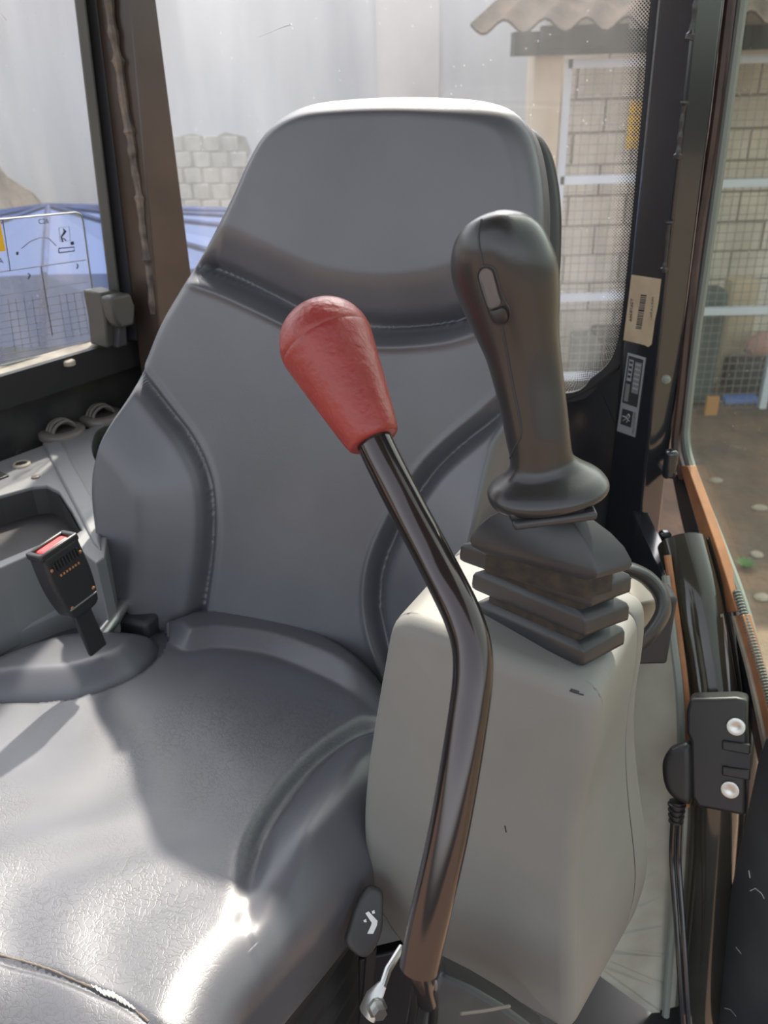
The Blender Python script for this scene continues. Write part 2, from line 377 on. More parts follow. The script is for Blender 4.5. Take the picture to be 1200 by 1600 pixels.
# exposed blocks where the plaster has fallen off
po__ = [(262, 232), (275, 214), (300, 208), (330, 216), (352, 206), (384, 214), (392, 236), (380, 262), (384, 290), (366, 322), (350, 372), (338, 420), (316, 400), (300, 372), (290, 330), (282, 300), (268, 276)]
q = [PY(x, y, WY) for x, y in po__]; mb = MB(); mb.prism([p - V((0, .006, 0)) for p in q], [p + V((0, .01, 0)) for p in q]); mb.build('bare_patch', mat('old_render', (.52, .50, .45), .95, var=.25, vscale=8), ext, smooth=False)
yy = 212
for r_ in range(8):
    x = 258 + (r_ % 2) * 14; hh = 25
    while x < 392:
        ww = 29; c = (x + ww / 2, yy + hh / 2)
        if inside(np.array([c]), np.array(po__, float))[0]:
            p0 = PY(x + 1, yy + 1, WY); p1 = PY(x + ww - .5, yy + hh - .5, WY); mb = MB()
            mb.abox((p0.x, WY - .009 - random.random() * .008, p1.z), (p1.x, WY + .01, p0.z)); mb.build('brick', 'blockp', ext, bevel=.008)
        x += ww
    yy += hh
# heap of sand at far left
def heap(name, cx, cy, rx, ry, hgt, m, label, cat, seed=1, base=GZ):
    rnd = random.Random(seed); vs = []; f = []; n = 40; R = 14
    for j in range(R):
        t = j / (R - 1)
        for k in range(n):
            a = 2 * math.pi * k / n; w_ = 1 + .12 * math.sin(3 * a + seed) + .06 * math.sin(7 * a)
            vs.append((cx + rx * t * w_ * math.cos(a), cy + ry * t * w_ * math.sin(a), base + hgt * (1 - t) ** 1.0 * (1 + .08 * rnd.uniform(-1, 1)) - .01))
    for j in range(R - 1):
        for k in range(n): f.append((j * n + k, j * n + (k + 1) % n, (j + 1) * n + (k + 1) % n, (j + 1) * n + k))
    f.append(tuple((R - 1) * n + k for k in range(n)))
    return tag(link(name, vs, f, m), label, cat)
q = PY(-40, 215, 5.9)
heap('sand_heap', -2.62, 5.42, 1.73, .80, 1.9, 'sand', 'heap of pale sand and rubble against the yard wall beyond the left window', 'heap', 3)

# blue tarpaulin, peaked like a tent, in front of the wall
TY = 3.6
apex = PY(75, 322, TY)
ridge = [(-260, 395), (-90, 372), (40, 330), (75, 322), (130, 330), (190, 352), (250, 362), (300, 372), (345, 395)]
t0 = thing('tarpaulin', 'blue tarpaulin peaked like a tent over a heap outside the left window', 'tarpaulin', (apex.x, TY, GZ))
rim = []
vs = [tuple(apex)]; f = []; nr_ = 24
hemz = PY(190, 405, TY - .9).z
for k in range(nr_):
    a = 2 * math.pi * k / nr_
    rx, ry = 1.4, .7
    fold = 1 if k % 2 == 0 else .93
    vs.append((apex.x + .2 + rx * fold * math.cos(a), TY + ry * fold * math.sin(a), apex.z - .13 - .02 * (k % 2)))
for k in range(nr_):
    a = 2 * math.pi * k / nr_; fold = 1 if k % 2 == 0 else .95
    vs.append((apex.x + .2 + 1.9 * fold * math.cos(a), TY + .85 * fold * math.sin(a), apex.z - .34))
for k in range(nr_):
    a = 2 * math.pi * k / nr_; fold = 1 if k % 2 == 0 else .93
    vs.append((apex.x + .2 + 1.98 * fold * math.cos(a), TY + .9 * fold * math.sin(a), GZ))
for k in range(nr_):
    k2 = (k + 1) % nr_; f.append((0, 1 + k, 1 + k2))
    for L_ in (0, 1): f.append((1 + L_ * nr_ + k, 1 + L_ * nr_ + k2, 1 + (L_ + 1) * nr_ + k2, 1 + (L_ + 1) * nr_ + k))
link('cover', vs[:1 + 2 * nr_], [q for q in f if max(q) < 1 + 2 * nr_], 'tarpl', t0, False)
sk = [q for q in f if max(q) >= 1 + 2 * nr_]
link('skirt', vs, sk, 'tarp', t0, False)
for k in range(0, nr_, 2):
    mb = MB(); mb.tube([V(vs[0]), V(vs[1 + k]), V(vs[1 + nr_ + k])], .012, 6); mb.build('rib', 'tarp', t0)

# ---- shed with corrugated roof, post, beams, gates of wire mesh, block wall behind
SY = 5.0
pl = PY(835, 80, SY); prr = PY(882, 80, SY)
mb = MB(); mb.abox((pl.x, SY, GZ), (prr.x, SY + .2, pl.z + .02)); tag(mb.build('shed_post', 'post', bevel=.01), 'cream rendered square post holding up the front corner of the shed roof', 'post')
sh = thing('shed_roof', 'weathered corrugated roof of the shed on dark timber beams behind the seat', 'roof', (pl.x, SY, pl.z))
bx0 = PY(803, 50, SY - .1); bx1 = PY(808, 88, SY - .1)
mb = MB(); mb.abox((bx0.x, SY - .12, bx1.z), (4.2, SY + .0, bx0.z)); mb.build('beam', 'wood', sh)
c0 = PY(848, 40, SY - .2); c1 = PY(980, 72, SY - .2)
mb = MB(); mb.abox((c0.x, SY - .2, c1.z), (c1.x, SY - .125, c0.z)); mb.build('beam', 'wood', sh)
# corrugated sheets: wave across x, rising to the back
ze = PY(760, 45, SY - .55).z + .0
for i in range(4):
    x0 = PY(735, 40, SY - .55).x + i * .95; nx = 40; wv = []; fv = []
    for j, (yy, zz, sk_) in enumerate(((SY - .55, ze, 0), (SY + 1.1, ze + .75, 1.0))):
        for k in range(nx + 1):
            xx = x0 + .98 * k / nx + sk_; wv.append((xx, yy, zz + .028 * math.sin(xx * 2 * math.pi / .19) + .006 * i % 2))
    tv = wv + [(a_, b_, c_ + .012) for a_, b_, c_ in wv]; Nn = 2 * (nx + 1)
    for k in range(nx): fv += [(k, k + 1, nx + 2 + k, nx + 1 + k), (Nn + k, Nn + k + 1, Nn + nx + 2 + k, Nn + nx + 1 + k), (k, k + 1, Nn + k + 1, Nn + k)]
    link('roof_sheet', tv, fv, 'rooft', sh, True, 50)
# block wall at the back of the shed: blocks one by one
BY = 6.1
sw = MB(); sw.abox((1.15, BY + .04, GZ), (5.2, BY + .2, 1.6)); swo = struct(sw.build('wall_right', 'mortar'), 'cement block wall at the back of the shed')
nrow = 0; z = GZ; first = None
while z < 1.15:
    x = 1.15 + (.2 if nrow % 2 else 0) - .4
    while x < 4.6:
        x0, x1 = max(x, 1.15), x + .385
        if x1 - x0 > .05:
            bm_ = MB(); bm_.abox((x0, BY + random.random() * .008, z), (x1, BY + .05, z + .185)); bm_.build('brick', 'block', swo)
        x += .4
    z += .2; nrow += 1
# gates
def gate(name, x0, x1, y, zb, zt, rails, label, sp=.05, fr=.022, y1=None):
    y1 = y if y1 is None else y1
    g = thing(name, label, 'gate', ((x0 + x1) / 2, y, GZ), 'white mesh gates of the shed')
    A, B = V((x0, y, 0)), V((x1, y1, 0)); L = (B - A).length; d = (B - A) / L
    zs = [zb] + rails + [zt]
    for zz in zs:
        mb = MB(); mb.box((A + B) / 2 + Z * zz, d * L / 2, V((0, fr, 0)), Z * fr); mb.build('rail', 'galv', g)
    for e in (A, B):
        mb = MB(); mb.box(e + Z * (zb + zt) / 2, d * fr, V((0, fr, 0)), Z * ((zt - zb) / 2 + fr)); mb.build('stile', 'galv', g)
    mb = MB(); k = 0; s = sp
    while s < L: mb.box(A + d * s + Z * (zb + zt) / 2, d * .0019, V((0, .0018, 0)), Z * (zt - zb) / 2); s += sp
    zz = zb + sp
    while zz < zt: mb.box((A + B) / 2 + Z * zz, d * L / 2, V((0, .0018, 0)), Z * .0019); zz += sp
    o = mb.build('wire_mesh', 'wire', g, smooth=False); o['kind'] = 'stuff'
    return g
g0 = PY(882, 100, SY); r1 = PY(900, 283, SY); r2 = PY(900, 468, SY)
gate('mesh_gate', g0.x + .03, 1.6, SY + .06, GZ + .25, g0.z, [r1.z, r2.z], 'white framed wire mesh gate beside the cream shed post behind the joystick')
h0 = PY(1095, 490, SY); hb = PY(1110, 655, SY)
gate('mesh_gate', 1.66, 2.47, SY + .06, hb.z + .0, g0.z, [PY(1150, 288, SY).z, PY(1120, 490, SY).z], 'white framed wire mesh gate seen through the door glass')
# clutter in the shed, seen through gate and door glass
def boxy(name, px0, py0, px1, py1, Y, m, label, cat, dep=.3, bev=.02, down=True):
    p0 = PY(px0, py0, Y); p1 = PY(px1, py1, Y); mb = MB()
    mb.abox((p0.x, Y, GZ if down else p1.z), (p1.x, Y + dep, p0.z)); return tag(mb.build(name, m, bevel=bev), label, cat)
boxy('crate', 905, 535, 935, 590, 5.4, 'olive', 'dark crate on the shed floor left behind the mesh gate', 'crate', .3)
boxy('crate', 938, 525, 985, 590, 5.5, 'dark', 'black crate behind the lower corner of the rear window', 'crate', .3)
boxy('drum', 1086, 455, 1112, 640, 5.12, 'olive', 'dark green drum behind the gate at the door glass edge', 'drum', .18, .04)
boxy('cabinet', 1118, 500, 1140, 640, 5.75, 'olive', 'dark grey cabinet behind the mesh gate beside the green drum', 'cabinet', .3)
boxy('post', 1146, 440, 1170, 560, 5.5, 'post', 'cream concrete stub post standing behind the mesh gate', 'post', .15, .01)
boxy('machine_box', 1150, 568, 1215, 640, 5.25, 'dark', 'black machine housing low behind the mesh gate', 'machine', .2)
boxy('timber_offcut', 1106, 621, 1118, 662, 4.95, 'wood2', 'orange timber offcut standing against the gate', 'timber', .03, .002, False)
pc = PY(1152, 630, 5.2); vs, ff = lathe([(0, .04), (.01, .06), (.22, .06), (.23, .04)], pc + V((-.11, 0, 0)), (1, 0, 0), 20)
tag(link('jerry_can', vs, ff, 'ltblue', None, True, 40), 'blue and white round can lying behind the mesh gate', 'can')
pc = PY(1190, 538, 5.35); vs, ff = lathe([(-.11, .02), (-.08, .06), (0, .085), (.08, .06), (.11, .02)], pc, (1, 0, .3), 16)
tag(link('cloth_bundle', vs, ff, 'pink', None), 'pinkish cloth bundle on top of the black machine housing', 'bundle')
# sprig of green weed and stones on the ground
gp = PZ(1163, 888, GZ)
wd = MB()
for i in range(9):
    a = i * .7; d = V((math.cos(a), math.sin(a), .9)).normalized() * .06; s_ = d.cross(Z).normalized() * .014
    b_ = gp + Z * .0; wd.add([b_, b_ + d * .5 + s_, b_ + d, b_ + d * .5 - s_], [(0, 1, 2, 3)])
tag(wd.build('weed', 'leaf', smooth=False), 'small green weed growing in the bare earth beyond the door glass', 'plant')
for i, (x, y, lb_) in enumerate(((1182, 868, 'small pale stone on the brown earth just above the green weed'), (1190, 935, 'small pale stone lowest in the door glass beside the ribbed edging'), (1118, 752, 'small pale stone on the earth near the corner of the door glass'), (1187, 795, 'pale stone on the earth midway between gate and green weed'))):
    gp = PZ(x, y, GZ); vs, ff = lathe([(-.01, .02), (.006, .03), (.014, .022), (.018, .006)], gp, (0, 0, 1), 9)
    vs = [(gp.x + (v.x - gp.x) * (1 + i * .15), v.y, v.z) for v in vs]
    tag(link('stone', vs, ff, 'sand', None, False), lb_, 'stone', 'stones on the yard earth')
boxy('orange_strip', 986, 158, 996, 232, SY + .083, 'yellow', 'orange yellow strip hanging behind the mesh gate at the dotted glass edge', 'strip', .03, .004, False)

#@@CAB@@
# ================================================================== CAB SHELL
# wall directions
YL = math.radians(38); LD = V((math.sin(YL), math.cos(YL), 0)); LN = V((math.cos(YL), -math.sin(YL), 0))   # left wall: direction, inward normal
CL = PY(222, 545, 1.40); CL.z = 0                       # left rear corner (plan)
CR = V((.345, 1.12, 0))                                 # right rear corner
RD = (CR - CL).normalized(); RN = V((RD.y, -RD.x, 0))   # rear wall: direction, inward normal (towards camera)
if RN.y > 0: RN = -RN
DR = V((.03, -.56, 0)).normalized(); DN = V((DR.y, -DR.x, 0))
if DN.x > 0: DN = -DN
DO = PY(1085, 640, 1.03)                                # a point of the door plane
LF = CL - LD * 1.25                                     # front end of the left wall
DF = V((DO.x, DO.y, 0)) + DR * 1.25                     # front end of door side
FLOOR = .0
SILL = .72; TOP = 1.76
mb = MB(); mb.prism([LF - Z * .05, CL - Z * .05, CR - Z * .05, DF - Z * .05], [LF, CL, CR, DF]); struct(mb.build('floor', 'dark'), 'dark steel floor of the cab')
mb = MB(); ov = .03
mb.prism([p + Z * TOP for p in (LF - LN * ov, CL - LN * ov + RN * -ov, CR - RN * ov, DF - DN * ov)], [p + Z * (TOP + .06) for p in (LF - LN * ov, CL - LN * ov - RN * ov, CR - RN * ov, DF - DN * ov)])
struct(mb.build('ceiling', 'console'), 'grey lining of the cab roof')
def wallquad(a, b, z0, z1, nrm, th=.03):
    mb = MB(); n = nrm * th
    mb.prism([a + Z * z0, b + Z * z0, b + Z * z0 - n, a + Z * z0 - n], [a + Z * z1, b + Z * z1, b + Z * z1 - n, a + Z * z1 - n]); return mb
o = wallquad(LF, CL, 0, SILL - .012, LN).build('wall_left', 'paint2'); struct(o, 'dark lower steel side of the cab under the left window'); wall_left = o
o = wallquad(CL, CR + RD * .02, 0, .58, RN).build('wall_rear', 'paint'); struct(o, 'glossy black steel panel under the rear window')
# --- left window: glass, frame, dusty sill ledge
win1 = thing('window_1', None, None, CL + Z * SILL - LD * .4); win1['kind'] = 'structure'; win1['label'] = 'left side window with dusty glass and pale ledge'
A = LF; B = CL
mb = wallquad(A, B, SILL, TOP, LN, .005); mb.build('glass', 'glass', win1)
# ledge (pale and dusty) along the bottom of the glass
mb = MB(); mb.prism([A + Z * (SILL - .012) + LN * .028, B + Z * (SILL - .012) + LN * .028, B + Z * (SILL - .012), A + Z * (SILL - .012)], [A + Z * SILL + LN * .028, B + Z * SILL + LN * .028, B + Z * (SILL + .004), A + Z * (SILL + .004)])
mb.build('window_sill', 'sill', win1)
mb = MB(); mb.box((A + B) / 2 + LN * .032 + Z * (SILL - .022), (B - A) / 2, LN * .006, Z * .024); mb.build('rail', 'sealk', win1)
for s in (.165, .52):                                    # screw heads on the rail
    c = B - LD * s + LN * .04 + Z * (SILL - .006); vs, ff = lathe([(0, .009), (.006, .009), (.008, .006)], c - Z * .004, Z, 14); link('screw', vs, ff, 'sill', win1, True, 40)
# --- rear window
win2 = thing('window_2', None, None, (CL + CR) / 2 + Z * .7); win2['kind'] = 'structure'; win2['label'] = 'large rear window of hazy glass with dotted black edge'
# rear plane outline: opening, right lower corner rounded
RO = CL + RN * .0
def rp(px, py): return PP(px, py, RO, RN)
def ruv(px, py): p = rp(px, py) - RO; return p.dot(RD), p.z
right_edge = [(1024, -60), (1008, 120), (990, 320), (976, 460), (968, 520), (955, 560), (925, 588), (880, 612)]
ruvs = [ruv(*p) for p in right_edge]
W2 = (CR - CL).length
topu = ruvs[0][0] + .01
# glass pane
mb = MB(); g = [RO + RD * 0 + Z * .64, RO + RD * (W2) + Z * .64, RO + RD * (W2) + Z * TOP, RO + Z * TOP]; mb.prism(g, [p - RN * .005 for p in g]); mb.build('glass', 'glass', win2)
# black solid border + frit band following the edge
edge = spath([RO + RD * (ruvs[0][0] + .006) + Z * (TOP)] + [RO + RD * u + Z * v for u, v in ruvs] + [RO + RD * (ruvs[-1][0] - .2) + Z * (ruvs[-1][1] - .012), RO + RD * .03 + Z * (ruvs[-1][1] - .012)], 160)
cen = RO + RD * W2 * .5 + Z * 1.15
def band(path, w0, w1, off):
    vs = []; uvs = []; f = []; s = 0
    for i, p in enumerate(path):
        t = (path[min(i + 1, len(path) - 1)] - path[max(i - 1, 0)]).normalized(); nn = t.cross(RN).normalized()
        if nn.dot(p - cen) < 0: nn = -nn
        if i: s += (p - path[i - 1]).length
        vs += [p + nn * w0 + RN * off, p + nn * w1 + RN * off]; uvs += [(0, s), (w1 - w0, s)]
    for i in range(len(path) - 1): f.append((2 * i, 2 * i + 1, 2 * i + 3, 2 * i + 2))
    return vs, f, uvs
vs, f, uvs = band(edge, -.028, .0, .001)
o = link('dotted_border', vs, f, 'frit', win2, False)
uvl = o.data.uv_layers.new(name='UVMap')
for lp in o.data.loops: uvl.data[lp.index].uv = uvs[lp.vertex_index]
vs, f, uvs = band(edge, 0, .014, .0015); vs2, f2, _ = band(edge, 0, .014, .009)
mb = MB(); n_ = len(vs); mb.add(vs + vs2, f + [tuple(i + n_ for i in q) for q in f] + [(2 * i + s, 2 * i + 2 + s, n_ + 2 * i + 2 + s, n_ + 2 * i + s) for i in range(len(edge) - 1) for s in (0, 1)])
mb.build('seal', 'ink', win2)
# black steel around the window at lower right (gusset) with a raised seam
vs, f, uvs = band(edge, .014, .16, -.002); vs2, f2, _ = band(edge, .014, .16, .003)
def clampu(l):
    r = []
    for p in l:
        e_ = (p - RO).dot(RD) - (W2 + .012); r.append(p - RD * max(e_, 0))
    return r
vs, vs2 = clampu(vs), clampu(vs2)
mb = MB(); n_ = len(vs); mb.add(vs + vs2, f + [tuple(i + n_ for i in q) for q in f]); mb.build('surround', 'paint', win2)
pth = [rp(x, y) + RN * .008 for x, y in smooth_pts([(860, 632), (895, 617), (930, 600), (958, 578), (968, 570)], 16)]
mb = MB(); mb.tube(pth, .0022, 8); mb.build('moulding', 'paint2', win2)

# --- pillars (prisms whose edges follow measured lines, each edge has a plan distance)
def edgeline(xa, ya, xb, yb, Y):
    a, b = PY(xa, ya, Y), PY(xb, yb, Y)
    def fn(z): t = (z - a.z) / (b.z - a.z); return a + (b - a) * t
    return fn
def pillar(name, edges, z0, z1, m, parent=None, bevel=.003):
    mb = MB(); mb.prism([e(z0) for e in edges], [e(z1) for e in edges]); return mb.build(name, m, parent, bevel=bevel)
# left rear pillar
pL = thing('pillar_left', None, None, CL); pL['kind'] = 'structure'; pL['label'] = 'dark left rear cab pillar between side and rear windows'
e0 = edgeline(150, 0, 207, 470, 1.33); e1 = edgeline(204, 0, 246, 470, 1.31); e2 = edgeline(226, 0, 285, 400, 1.36); e3 = edgeline(228, 0, 287, 400, 1.46); e4 = edgeline(150, 0, 207, 470, 1.46)
pillar('post', [e0, e1, e2, e3, e4], .02, TOP, mat('black_paint_bronze_reflection', (.07, .05, .04), .25, var=.4, vscale=7), pL)  # bronze reflections on the dark paint are put into the base colour
es0 = edgeline(133, 0, 188, 470, 1.335); es1 = edgeline(151, 0, 208, 470, 1.328); es2 = edgeline(151, 0, 208, 470, 1.42); es3 = edgeline(133, 0, 188, 470, 1.42)
pillar('seal', [es0, es1, es2, es3], SILL, TOP, 'ink', pL)
ef0 = edgeline(116, 0, 172, 470, 1.31); ef1 = edgeline(134, 0, 189, 470, 1.315); ef2 = edgeline(134, 0, 189, 470, 1.37); ef3 = edgeline(116, 0, 172, 470, 1.37)
pillar('window_frame', [ef0, ef1, ef2, ef3], SILL, TOP, 'frame', pL)
bd = [PY(x, y, 1.318) for x, y in ((162, -60), (172, 20), (178, 60), (187, 110), (190, 135), (195, 170), (204, 215), (210, 260), (219, 310), (224, 360), (232, 410), (237, 450), (240, 490))]
bd = spath(bd, 90); mb = MB(); mb.tube(bd, [.0062 + .0007 * math.sin(i * .9) + (.003 if i % 17 == 5 else 0) + .001 * random.random() for i in range(90)], 8); mb.build('weld_bead', 'bead', pL)
for xo in (0,):
    er = spath([PY(x, y, 1.355) for x, y in ((226, -60), (229, 0), (257, 200), (286, 400), (296, 470))], 30); mb = MB(); mb.tube(er, .0065, 8); mb.build('edge_seal', 'ink', pL)
bl_ = [PY(x, y, 1.362) for x, y in ((229, 0), (256, 210), (288, 410))]
# right rear pillar: face A (with labels), face B, then door seal and frame
pR = thing('pillar_right', None, None, CR); pR['kind'] = 'structure'; pR['label'] = 'glossy black right rear cab pillar carrying two labels'
a0 = edgeline(1028, 0, 962, 660, 1.10)
_m = PY(1050, 340, 1.04); _n = (a0(1.6) - a0(.5)).cross(_m - a0(.5)).normalized()
_pa, _pb = PP(1088, 0, a0(.5), _n), PP(1016, 660, a0(.5), _n)
def a1(z): return _pa + (_pb - _pa) * ((z - _pa.z) / (_pb.z - _pa.z))
if True: a2 = edgeline(1132, 0, 1051, 660, 1.06); a3 = edgeline(1132, 0, 1051, 660, 1.16); a4 = edgeline(1030, 0, 965, 660, 1.20)
postR = pillar('post', [a0, a1, a2, a3, a4], .35, TOP, 'paint', pR, .004)
def bead(pts, Y, r=.003, m='beadb', par=None):
    q = spath([PY(x, y, Y) for x, y in pts], 30); mb = MB(); mb.tube(q, [r * (.75 + .12 * math.sin(i * .8) + (.7 if i in (0, 1, 27, 28, 29) else 0) + .1 * random.random()) for i in range(30)], 8); return mb.build('weld_bead', m, par)
bead([(1092, -60), (1089, -20), (1085, 20), (1080, 48), (1076, 62)], 1.036, .0034, par=pR)
bead([(1070, 158), (1066, 182), (1062, 215), (1058, 248)], 1.036, .0032, par=pR)
bead([(1046, 345), (1043, 372), (1040, 405), (1037, 425)], 1.036, .003, par=pR)
# small plastic plug on the pillar
pp = PY(1040, 592, 1.03); vs, ff = lathe([(0, .006), (.004, .006), (.006, .003)], pp, (0, -1, 0), 8); link('plug', vs, ff, 'sealg', pR, True, 30)

# ================================================================== DOOR (right in the picture)
def dp(px, py, off=0): return PP(px, py, DO + DN * off, DN)
door = thing('door_1', None, None, DO); door['kind'] = 'structure'; door['label'] = 'glazed cab door with grey frame and brown rubber seal'
fr_px = [(1168, -60), (1161, 0), (1134, 200), (1106, 400), (1089, 520), (1075, 640), (1072, 690), (1086, 745), (1127, 850), (1162, 945), (1197, 1070), (1232, 1190), (1262, 1300)]
frp = [dp(x, y, .0) for x, y in smooth_pts(fr_px, 80)]
mb = MB(); mb.tube(frp, .0058, 8, up=DN); mb.build('door_frame', 'sealg', door)
frp2 = [dp(x - 9, y, -.006) for x, y in smooth_pts(fr_px[:8], 60)]
mb = MB(); mb.tube(frp2, .009, 8, up=DN); mb.build('door_gap_seal', 'ink', door)
# glass of the door: fan from the frame path to a far top corner
top = [V((p.x, p.y, p.z)) for p in frp]
gl = [frp[i] for i in range(0, 80, 4)] + [frp[-1]]
far = frp[-1] + DR * .5; far2 = V((far.x, far.y, TOP)); t0p = V((frp[0].x, frp[0].y, TOP))
poly = [t0p] + gl + [far, far2]
mb = MB(); mb.prism(poly, [p - DN * .004 for p in poly]); mb.build('glass', 'glassd', door, smooth=False)
sp1 = [(1148, -60), (1141, 0), (1117, 200), (1087, 400), (1064, 620), (1056, 690), (1060, 720), (1068, 745)]
q = [dp(x, y, .008) for x, y in smooth_pts(sp1, 60)]; mb = MB(); mb.tube(q, .0068, 8, up=DN); mb.build('door_seal', 'seal', door)
def strip(path_a, path_b, off, th, name, m, par, n=30, plane=None, bevel=.001):
    pl_ = plane or dp
    a = [pl_(x, y, off) for x, y in smooth_pts(path_a, n)]; b = [pl_(x, y, off) for x, y in smooth_pts(path_b, n)]
    mb = MB(); vs = []; f = []
    for p, q in zip(a, b): vs += [p, q, q - DN * th, p - DN * th]
    for i in range(n - 1):
        for k in range(4): f.append((4 * i + k, 4 * i + (k + 1) % 4, 4 * i + 4 + (k + 1) % 4, 4 * i + 4 + k))
    f += [(0, 1, 2, 3), tuple(4 * (n - 1) + k for k in (3, 2, 1, 0))]
    mb.add(vs, f); return mb.build(name, m, par, sharp=40, bevel=bevel)
strip([(1062, 728), (1098, 850), (1130, 958)], [(1074, 728), (1118, 850), (1151, 955)], .012, .012, 'lower_seal', 'seal2', door)  # orange sun reflection on the brown seal is put into its colour
strip([(1145, 962), (1168, 1045), (1192, 1150), (1215, 1260)], [(1160, 960), (1184, 1045), (1206, 1140), (1230, 1250)], .010, .010, 'lower_seal', 'seal2', door)
strip([(1141, 962), (1164, 1045), (1187, 1152), (1210, 1265)], [(1145, 962), (1169, 1045), (1193, 1150), (1216, 1260)], .013, .004, 'chrome_edge', 'sill', door)
# ribbed edging
rb_ = smooth_pts([(1151, 925), (1172, 990), (1194, 1062), (1215, 1140)], 46); q = [dp(x, y, .006) for x, y in rb_]
for p, p2 in zip(q[:-1], q[1:]):
    t = (p2 - p); mb = MB(); mb.tube([p - t * .25, p + t * .25], .0048, 8, up=DN); mb.build('rib', 'sealg', door)
# black steel body under the seal and plain grey lower panel
strip([(1050, 745), (1066, 820), (1094, 925), (1120, 998), (1140, 1020), (1164, 1100), (1185, 1195)], [(1066, 735), (1098, 850), (1134, 955), (1150, 985), (1166, 1045), (1188, 1130), (1206, 1230)], .006, .012, 'door_body', 'paint', door)
pan = thing('door_panel', 'plain dark grey lower door panel with light scratches at the lower right corner', 'door panel', dp(1150, 1500, .02))
pn = [dp(x, y, .022) for x, y in [(1196, 1150), (1184, 1185), (1160, 1300), (1128, 1450), (1098, 1612), (1340, 1700), (1330, 1180)]]
mb = MB(); mb.prism(pn, [p - DN * .015 for p in pn]); mb.build('panel', mat('door_grey', (.075, .08, .09), .38, var=.3, vscale=10), pan, bevel=.003)
for pts in ([(1172, 1392), (1180, 1388), (1190, 1396), (1194, 1404)], [(1150, 1480), (1158, 1490)], [(1132, 1575), (1142, 1578), (1150, 1588)], [(1170, 1360), (1172, 1372)]):
    q = [dp(x, y, .0222) for x, y in pts]; mb = MB(); mb.tube(q, .0004, 5); mb.build('scratch', 'white', pan)

# sill tube, pale side lining, rust coloured seal line
tb = thing('sill_tube', 'thick glossy black cab tube running down beside the door', 'tube', dp(1080, 1000, .04))
tp = [(1058, 850, .05), (1078, 930, .05), (1098, 1040, .045), (1108, 1130, .045), (1108, 1250, .045), (1098, 1400, .045), (1080, 1620, .045), (1070, 1760, .045)]
tpp = smooth_pts(tp, 50); q = [dp(x, y, o) for x, y, o in tpp]
mb = MB(); mb.tube([p - DN * .006 for p in q], .030, 36); mb.build('tube', 'tubep', tb)
q2 = [p - DN * .034 - DN * .012 + Z * .004 for p in q]; mb = MB(); mb.tube(q2, .012, 20); mb.build('edge_flange', 'tubep', tb)
pos = []
lin = thing('side_lining', 'pale greenish side lining between the grey armrest housing and the sill tube', 'trim panel', dp(1020, 1200, .09))
lt_ = [dp(x, y, .078) for x, y in smooth_pts([(1034, 925), (1044, 960), (1054, 1010), (1064, 1110), (1064, 1250), (1056, 1400), (1042, 1600)], 14)]
ln = lt_ + [V((p_.x, p_.y, .12)) + DN * .13 for p_ in lt_[::-1]]
_v = []; _f = []; _nl = len(lt_)
for i_ in range(_nl):
    a_ = lt_[i_]; b_ = ln[2 * _nl - 1 - i_]; _v += [a_, b_, b_ - DN * .012, a_ - DN * .012]
for i_ in range(_nl - 1):
    for k_ in range(4): _f.append((4 * i_ + k_, 4 * i_ + (k_ + 1) % 4, 4 * i_ + 4 + (k_ + 1) % 4, 4 * i_ + 4 + k_))
_f += [(0, 1, 2, 3), tuple(4 * (_nl - 1) + k_ for k_ in (3, 2, 1, 0))]
link('panel', _v, _f, 'wallin', lin, True, 40)
_b = V((lt_[0].x, lt_[0].y, 0)); _a = CR + RD * .015
_n3 = (_b - _a).cross(Z).normalized(); _n3 = _n3 if _n3.x < 0 else -_n3
struct(wallquad(_a, _b, 0, lt_[0].z + .02, _n3, .02).build('wall_corner', 'paint'), 'dark painted steel in the rear corner below the labelled pillar')
q = [dp(x, y, .085) for x, y in smooth_pts([(1040, 900), (1050, 985), (1062, 1090), (1064, 1200), (1060, 1330), (1048, 1480), (1036, 1640)], 40)]
mb = MB(); mb.tube(q, .005, 8); mb.build('edge_bead', 'sealg', lin)
q = [dp(x, y, .075) for x, y in smooth_pts([(1043, 868), (1056, 960), (1069, 1060), (1073, 1120), (1072, 1260)], 40)]
mb = MB(); mb.tube(q, .0045, 8); tag(mb.build('rubber_strip', 'seal2'), 'orange brown rubber strip beside the sill tube', 'rubber strip')

# door latch bracket with two bolts
br = thing('latch_bracket', 'black latch bracket with two silver bolt heads on the sill tube', 'bracket', dp(1115, 1180, .07))
BO = .078
bP = dp(1115, 1180, .078); bN = (DN * .45 + V((0, -.8, .35))).normalized()
def bq(px, py, off=0): return PP(px, py, bP + bN * off, bN)
bo = [(1078, 1092), (1072, 1112), (1072, 1145), (1078, 1158), (1080, 1245), (1090, 1262), (1165, 1276), (1168, 1094), (1150, 1090)]
uvw = []
U_ = DR; 
b3 = [bq(x, y) for x, y in bo]
mb = MB(); mb.prism(b3, [p - bN * .028 for p in b3]); mb.build('plate', 'black', br, bevel=.004, seg=3)
for (y0, y1) in ((1158, 1172), (1198, 1212)):
    q = [bq(x, y, .004) for x, y in ((1128, y0), (1172, y0 + 6), (1172, y1 + 8), (1128, y1))]
    mb = MB(); mb.prism(q, [p - bN * .006 for p in q]); mb.build('fin', 'black', br, bevel=.0015)
q = [bq(x, y, .001) for x, y in ((1138, 1172), (1172, 1180), (1172, 1204), (1138, 1198))]
mb = MB(); mb.prism(q, [p - bN * .004 for p in q]); mb.build('slot', 'ink', br)
for (x, y) in ((1150, 1135), (1141, 1233)):
    c = bq(x, y); vs, ff = lathe([(-.004, .0098), (.0022, .0098), (.003, .0092), (.0031, .0080), (.0031, .004), (.0028, .003)], c, bN, 32); link('bolt', vs, ff, 'steel', br, True, 30)
